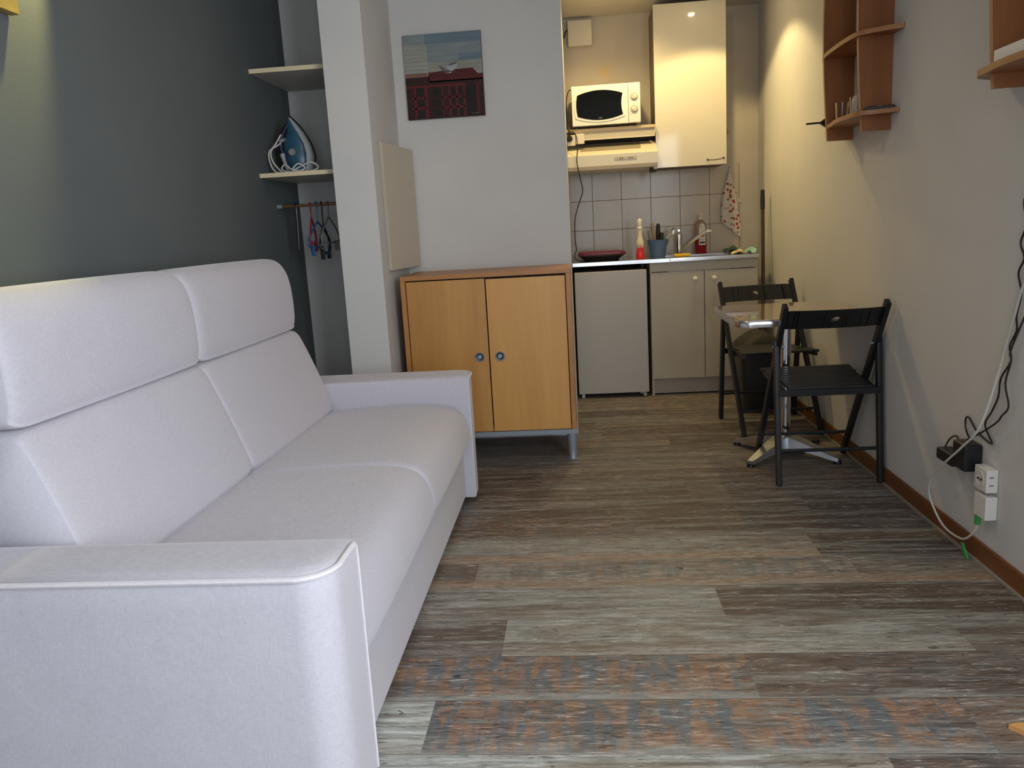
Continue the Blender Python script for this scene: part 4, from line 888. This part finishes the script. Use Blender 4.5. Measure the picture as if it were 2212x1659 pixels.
ch = make_chair('black slatted wooden folding chair, the nearer one, back turned to the room')
ch.location = (1.063, 3.430, 0)
def copy_tree(o, parent=None):
    c = o.copy(); C.objects.link(c); c.parent = parent
    for k in o.children: copy_tree(k, c)
    return c
ch2 = copy_tree(ch); ch2.location = (1.034, 4.700, 0); ch2.rotation_euler = (0, 0, radians(184))
ch2['label'] = 'black wooden folding chair on the far side of the bistro table, facing the camera'

# ------------------------------------------------------------------ wall shelves on the right
def bow(y0, y1, depth, x_w=XR-.001, endx=.0, n=24, skew=.45):
    """shelf outline in plan: straight at the wall, bowed front"""
    pts = [(x_w, y0), (x_w, y1)]
    return pts
def wall_shelf(label, panels, shelves, loc, zt=2.45, zb=1.48):
    t = thing('wall_shelf', label, 'shelf', loc, None)
    for (y, z0) in panels:
        pts = [(XR-.001, z0), (XR-.001, zt)]
        for k in range(17):
            q = k/16; z = zt+(z0-zt)*q; pts.append((1.186-.024*sin(pi*q)-.0*q, z))
        mb = MB().use(SHELFW); mb.prism(pts, 'y', y, y+.018)
        o = mb.build('side_panel', None, t)
        # pale front edge
        mb = MB()
        e = pts[2:]; mb.loft([[Vector((x-.0012, y+a, z)) for a in (0.0, .018)]+[Vector((x+.0006, y+a, z)) for a in (.018, 0)] for x, z in e], smooth=False); mb.build('front_edge', SHELFE, o)
    for z, ys in shelves:
        # ys: list of front outline points from near to far
        front = catmull([(x, y, 0) for x, y in ys], 5)
        pts = [(XR-.001, ys[0][1]+.004)]+[(p.x, p.y) for p in front]+[(XR-.001, ys[-1][1])]
        o = MB().use(SHELFW).prism(pts, 'z', z-.018, z).build('shelf', None, t)
        mb = MB(); nrm = []
        mb.loft([[Vector((p.x-.0012, p.y, z)), Vector((p.x+.0005, p.y, z)), Vector((p.x+.0005, p.y, z-.018)), Vector((p.x-.0012, p.y, z-.018))] for p in front], smooth=False); mb.build('front_edge', SHELFE, o)
    return t
wall_shelf('reddish wooden wall shelf with two upright panels and bowed shelves, the farther one', [(3.50, 1.478), (3.95, 1.483)],
    [(1.86, [(1.297, 3.388), (1.225, 3.425), (1.160, 3.485), (1.146, 3.60), (1.145, 3.70), (1.147, 3.76), (1.155, 3.90), (1.190, 4.05), (1.285, 4.13)]),
     (1.555, [(1.297, 3.415), (1.235, 3.45), (1.163, 3.485), (1.150, 3.60), (1.149, 3.68), (1.155, 3.76), (1.172, 3.86), (1.196, 4.0), (1.285, 4.12)])], (1.30, 3.7, 1.48))
wall_shelf('reddish wooden wall shelf cut off by the right edge of the photo', [(1.95, 1.470), (2.45, 1.478)],
    [(1.535, [(1.297, 1.80), (1.23, 1.86), (1.175, 1.93), (1.150, 2.08), (1.140, 2.20), (1.137, 2.30), (1.150, 2.42), (1.178, 2.53), (1.285, 2.60)]),
     (1.86, [(1.297, 1.80), (1.23, 1.86), (1.175, 1.93), (1.150, 2.08), (1.140, 2.20), (1.137, 2.30), (1.150, 2.42), (1.178, 2.53), (1.285, 2.60)])], (1.30, 2.2, 1.47))
# things on the far shelf
def glass(x, y, label, h=.075, r=.028):
    mb = MB(); mb.lathe([(.001, 0), (r*.85, 0), (r*.87, .003), (r, h), (r-.002, h), (r*.83, .007), (.001, .007)], (x, y, 1.556)); return one('drinking_glass', mb, GLASS, label, 'glass', (x, y, 1.556), 'glasses on the wall shelf')
glass(1.200, 3.80, 'clear tumbler on the lower wooden shelf, left of the other glass')
glass(1.232, 3.72, 'clear tumbler on the lower wooden shelf behind the near panel', .085, .026)
mb = MB(); mb.lathe([(.001, 0), (.020, 0), (.024, .01), (.026, .05), (.022, .085), (.012, .10), (.001, .102)], (1.262, 3.80, 1.556)); one('white_pot', mb, WPL, 'small white pot behind the tumblers on the wooden shelf', 'pot', (1.262, 3.80, 1.556))
rm = thing('remote_control', 'flat black remote control lying on the end of the lower wooden shelf', 'remote', (1.24, 3.475, 1.556))
MB().box(-.055, .055, -.016, .016, 0, .012, .003, 2, Matrix.Translation((1.243, 3.474, 1.5565)) @ Matrix.Rotation(radians(-14), 4, 'Z')).build('case', BLK, rm)
MB().box(-.006, .006, -.010, .010, .012, .0135, .0, 2, Matrix.Translation((1.243, 3.474, 1.5565)) @ Matrix.Rotation(radians(-14), 4, 'Z')).build('button', WPL, rm)
ho = thing('black_hook', 'black hook-like rod sticking out left of the wooden wall shelf', 'hook', (1.19, 4.06, 1.556))
MB().tube([(1.118, 4.06, 1.576), (1.15, 4.06, 1.577), (1.185, 4.06, 1.578)], .0045, 8, 3).build('rod', BLK, ho)
MB().prism([(1.183, 1.574), (1.205, 1.557), (1.232, 1.557), (1.232, 1.597), (1.205, 1.597), (1.183, 1.582)], 'y', 4.05, 4.07).build('base', BLK, ho)
# papers on the near shelf
bk = thing('white_box', 'small white box on the wooden shelf at the right edge', 'box', (1.22, 2.36, 1.536))
MB().box(1.172, 1.29, 2.27, 2.435, 1.5365, 1.575, .002).build('box', WPL, bk)
mb = MB(); mb.box(1.165, 1.29, 2.06, 2.26, 1.5365, 1.562, .002)
one('grey_booklet', mb, mat('grey_paper', (.36, .38, .37), .6), 'flat grey booklet beside the small white box on the shelf', 'booklet', (1.24, 2.2, 1.5365))

# ------------------------------------------------------------------ sockets, adapters and cables low on the right wall
def wsock(z0, z1, y0, y1, label, holes=True):
    t = thing('wall_socket', label, 'socket', (1.28, (y0+y1)/2, z0), 'surface sockets low on the right wall')
    MB().box(1.262, 1.2995, y0, y1, z0, z1, .004).build('box', WPL, t)
    if holes:
        MB().loft([[Vector((1.262-q, (y0+y1)/2+r*cos(2*pi*i/24), (z0+z1)/2+r*sin(2*pi*i/24))) for i in range(24)] for r, q in ((.026, -.002), (.026, .002), (.021, .002), (.019, -.002))]).build('socket_ring', CRPL, t)
        for s in (-1, 1): MB().cyl((1.258, (y0+y1)/2+s*.009, (z0+z1)/2), (1.263, (y0+y1)/2+s*.009, (z0+z1)/2), .0035).build('pin_hole', BLK, t)
    return t
s1 = wsock(.262, .338, 2.522, 2.600, 'white surface socket, the upper of the two on the right wall')
s2 = wsock(.172, .250, 2.518, 2.594, 'white surface box below the upper socket, with the white cable plugged in', False)
for z in (.286, .312): MB().box(1.272, 1.284, 2.520, 2.5225, z, z+.004).build('slot', GRPL, s1)
ad = thing('power_adapter', 'black box-shaped power adapter plugged in beside the white socket', 'adapter', (1.27, 2.67, .305))
MB().box(1.240, 1.2995, 2.625, 2.712, .300, .392, .008, 3).build('case', BLK, ad)
ad2 = thing('power_adapter', 'flat black power adapter, the left one of the two on the wall', 'adapter', (1.27, 2.80, .29))
MB().box(1.245, 1.2995, 2.722, 2.842, .288, .330, .007, 3).build('case', BLK, ad2)
MB().tube([(1.27, 2.830, .329), (1.282, 2.825, .358), (1.285, 2.790, .380), (1.285, 2.765, .372), (1.283, 2.760, .331)], .0028, 7, 5).build('lead', BLK, ad2)
B1 = [(2.33, 1.50), (2.37, 1.36), (2.425, 1.214), (2.453, 1.18), (2.461, 1.156), (2.443, 1.096), (2.466, 1.045), (2.441, 1.003), (2.467, .958), (2.445, .901), (2.463, .833), (2.457, .789), (2.49, .739), (2.478, .695), (2.529, .632), (2.537, .574), (2.569, .519), (2.608, .464), (2.558, .415), (2.657, .431), (2.711, .462), (2.735, .455), (2.732, .42), (2.70, .391)]
MB().tube([(1.291, y, z) for y, z in B1], .0030, 7, 4).build('cable', BLK, ad)
B2 = [(2.20, 1.465), (2.22, 1.25), (2.29, 1.04), (2.384, .871), (2.411, .824), (2.467, .727), (2.46, .698), (2.484, .625), (2.458, .56), (2.494, .521), (2.521, .494), (2.623, .431), (2.687, .398), (2.70, .391)]
MB().tube([(1.282, y, z) for y, z in B2], .0030, 7, 4).build('cable', mat('brown_black_cable', (.03, .018, .018), .4), ad2)
Wp = [(1.287, 2.427, 0.932), (1.285, 2.46, 0.841), (1.275, 2.517, 0.642), (1.24, 2.534, 0.48), (1.228, 2.614, 0.393), (1.228, 2.74, 0.296), (1.235, 2.846, 0.207), (1.245, 2.873, 0.131), (1.255, 2.788, 0.058), (1.258, 2.662, 0.057), (1.262, 2.604, 0.089), (1.27, 2.576, 0.135), (1.275, 2.572, .17)]
Wp[:0] = [(1.289, 2.17, 1.465), (1.289, 2.24, 1.32), (1.289, 2.33, 1.11)]
mb = MB(); mb.tube(Wp, .0036, 8, 6)
one('white_cable', mb, CORDW, 'white cable crossing the adapters and looping down to the floor', 'cable', (1.268, 2.7, .04))
gt = thing('green_tie', 'green plastic tie on the white cable hanging to the floor', 'tie', (1.27, 2.60, 0))
MB().box(1.262, 1.276, 2.566, 2.584, .140, .172, .002).build('upper_end', GREENT, gt)
MB().prism([(2.655, .042), (2.668, .040), (2.640, .002), (2.615, .002)], 'x', 1.262, 1.268).build('strip', GREENT, gt)
# orange foot at the frame edge
mb = MB(); mb.prism([(.930, 1.700), (.955, 1.706), (1.12, 1.706), (1.12, 1.655), (.962, 1.655), (.945, 1.680)], 'z', .0, .012, .001)
one('wooden_strip', mb, ORW, 'pale orange wooden strip on the floor at the right edge', 'strip', (1.0, 1.68, 0))

# canvas on the grey wall, only its lower corner in view
c2 = thing('canvas_picture', 'ochre canvas on the dark grey wall, only its corner showing', 'painting', (-1.485, 1.8, 1.81))
MB().box(-1.498, -1.470, 1.35, 2.215, 1.812, 2.40, .002).build('canvas', mat('ochre_paint', (.30, .21, .055), .6, var=.35, vscale=10), c2)

# ceiling lamps (above the frame)
for i, (x, y) in enumerate(((.87, 5.10), (.25, 5.12), (-.25, 2.6))):  # the last fixture is added, to go with the room fill
    t = thing('ceiling_spotlight', ['recessed ceiling spotlight over the sink', 'recessed ceiling spotlight over the microwave', 'added unseen fill spotlight over the middle of the room'][i], 'lamp', (x, y, CEIL))
    MB().loft([[Vector((x+r*cos(2*pi*k/28), y+r*sin(2*pi*k/28), CEIL-q)) for k in range(28)] for r, q in ((.045, .0), (.045, .006), (.036, .008), (.034, .003))]).build('ring', CHROME, t)
    MB().lathe([(.001, -.020), (.012, -.017), (.018, -.008), (.020, -.0035), (.001, -.0034)], (x, y, CEIL)).build('bulb', BULB, t)
wl = thing('wall_lamp', 'small picture lamp on an arm from the dark grey wall', 'lamp', (-1.45, 2.43, 2.40))
MB().tube([(-1.499, 2.43, 2.46), (-1.43, 2.43, 2.47), (-1.38, 2.435, 2.445)], .006, 8, 4).build('arm', CHROME, wl)
MB().lathe([(.012, .05), (.028, .03), (.034, .0), (.031, .0), (.010, .044)], (-1.38, 2.432, 2.395)).build('shade', CHROME, wl)
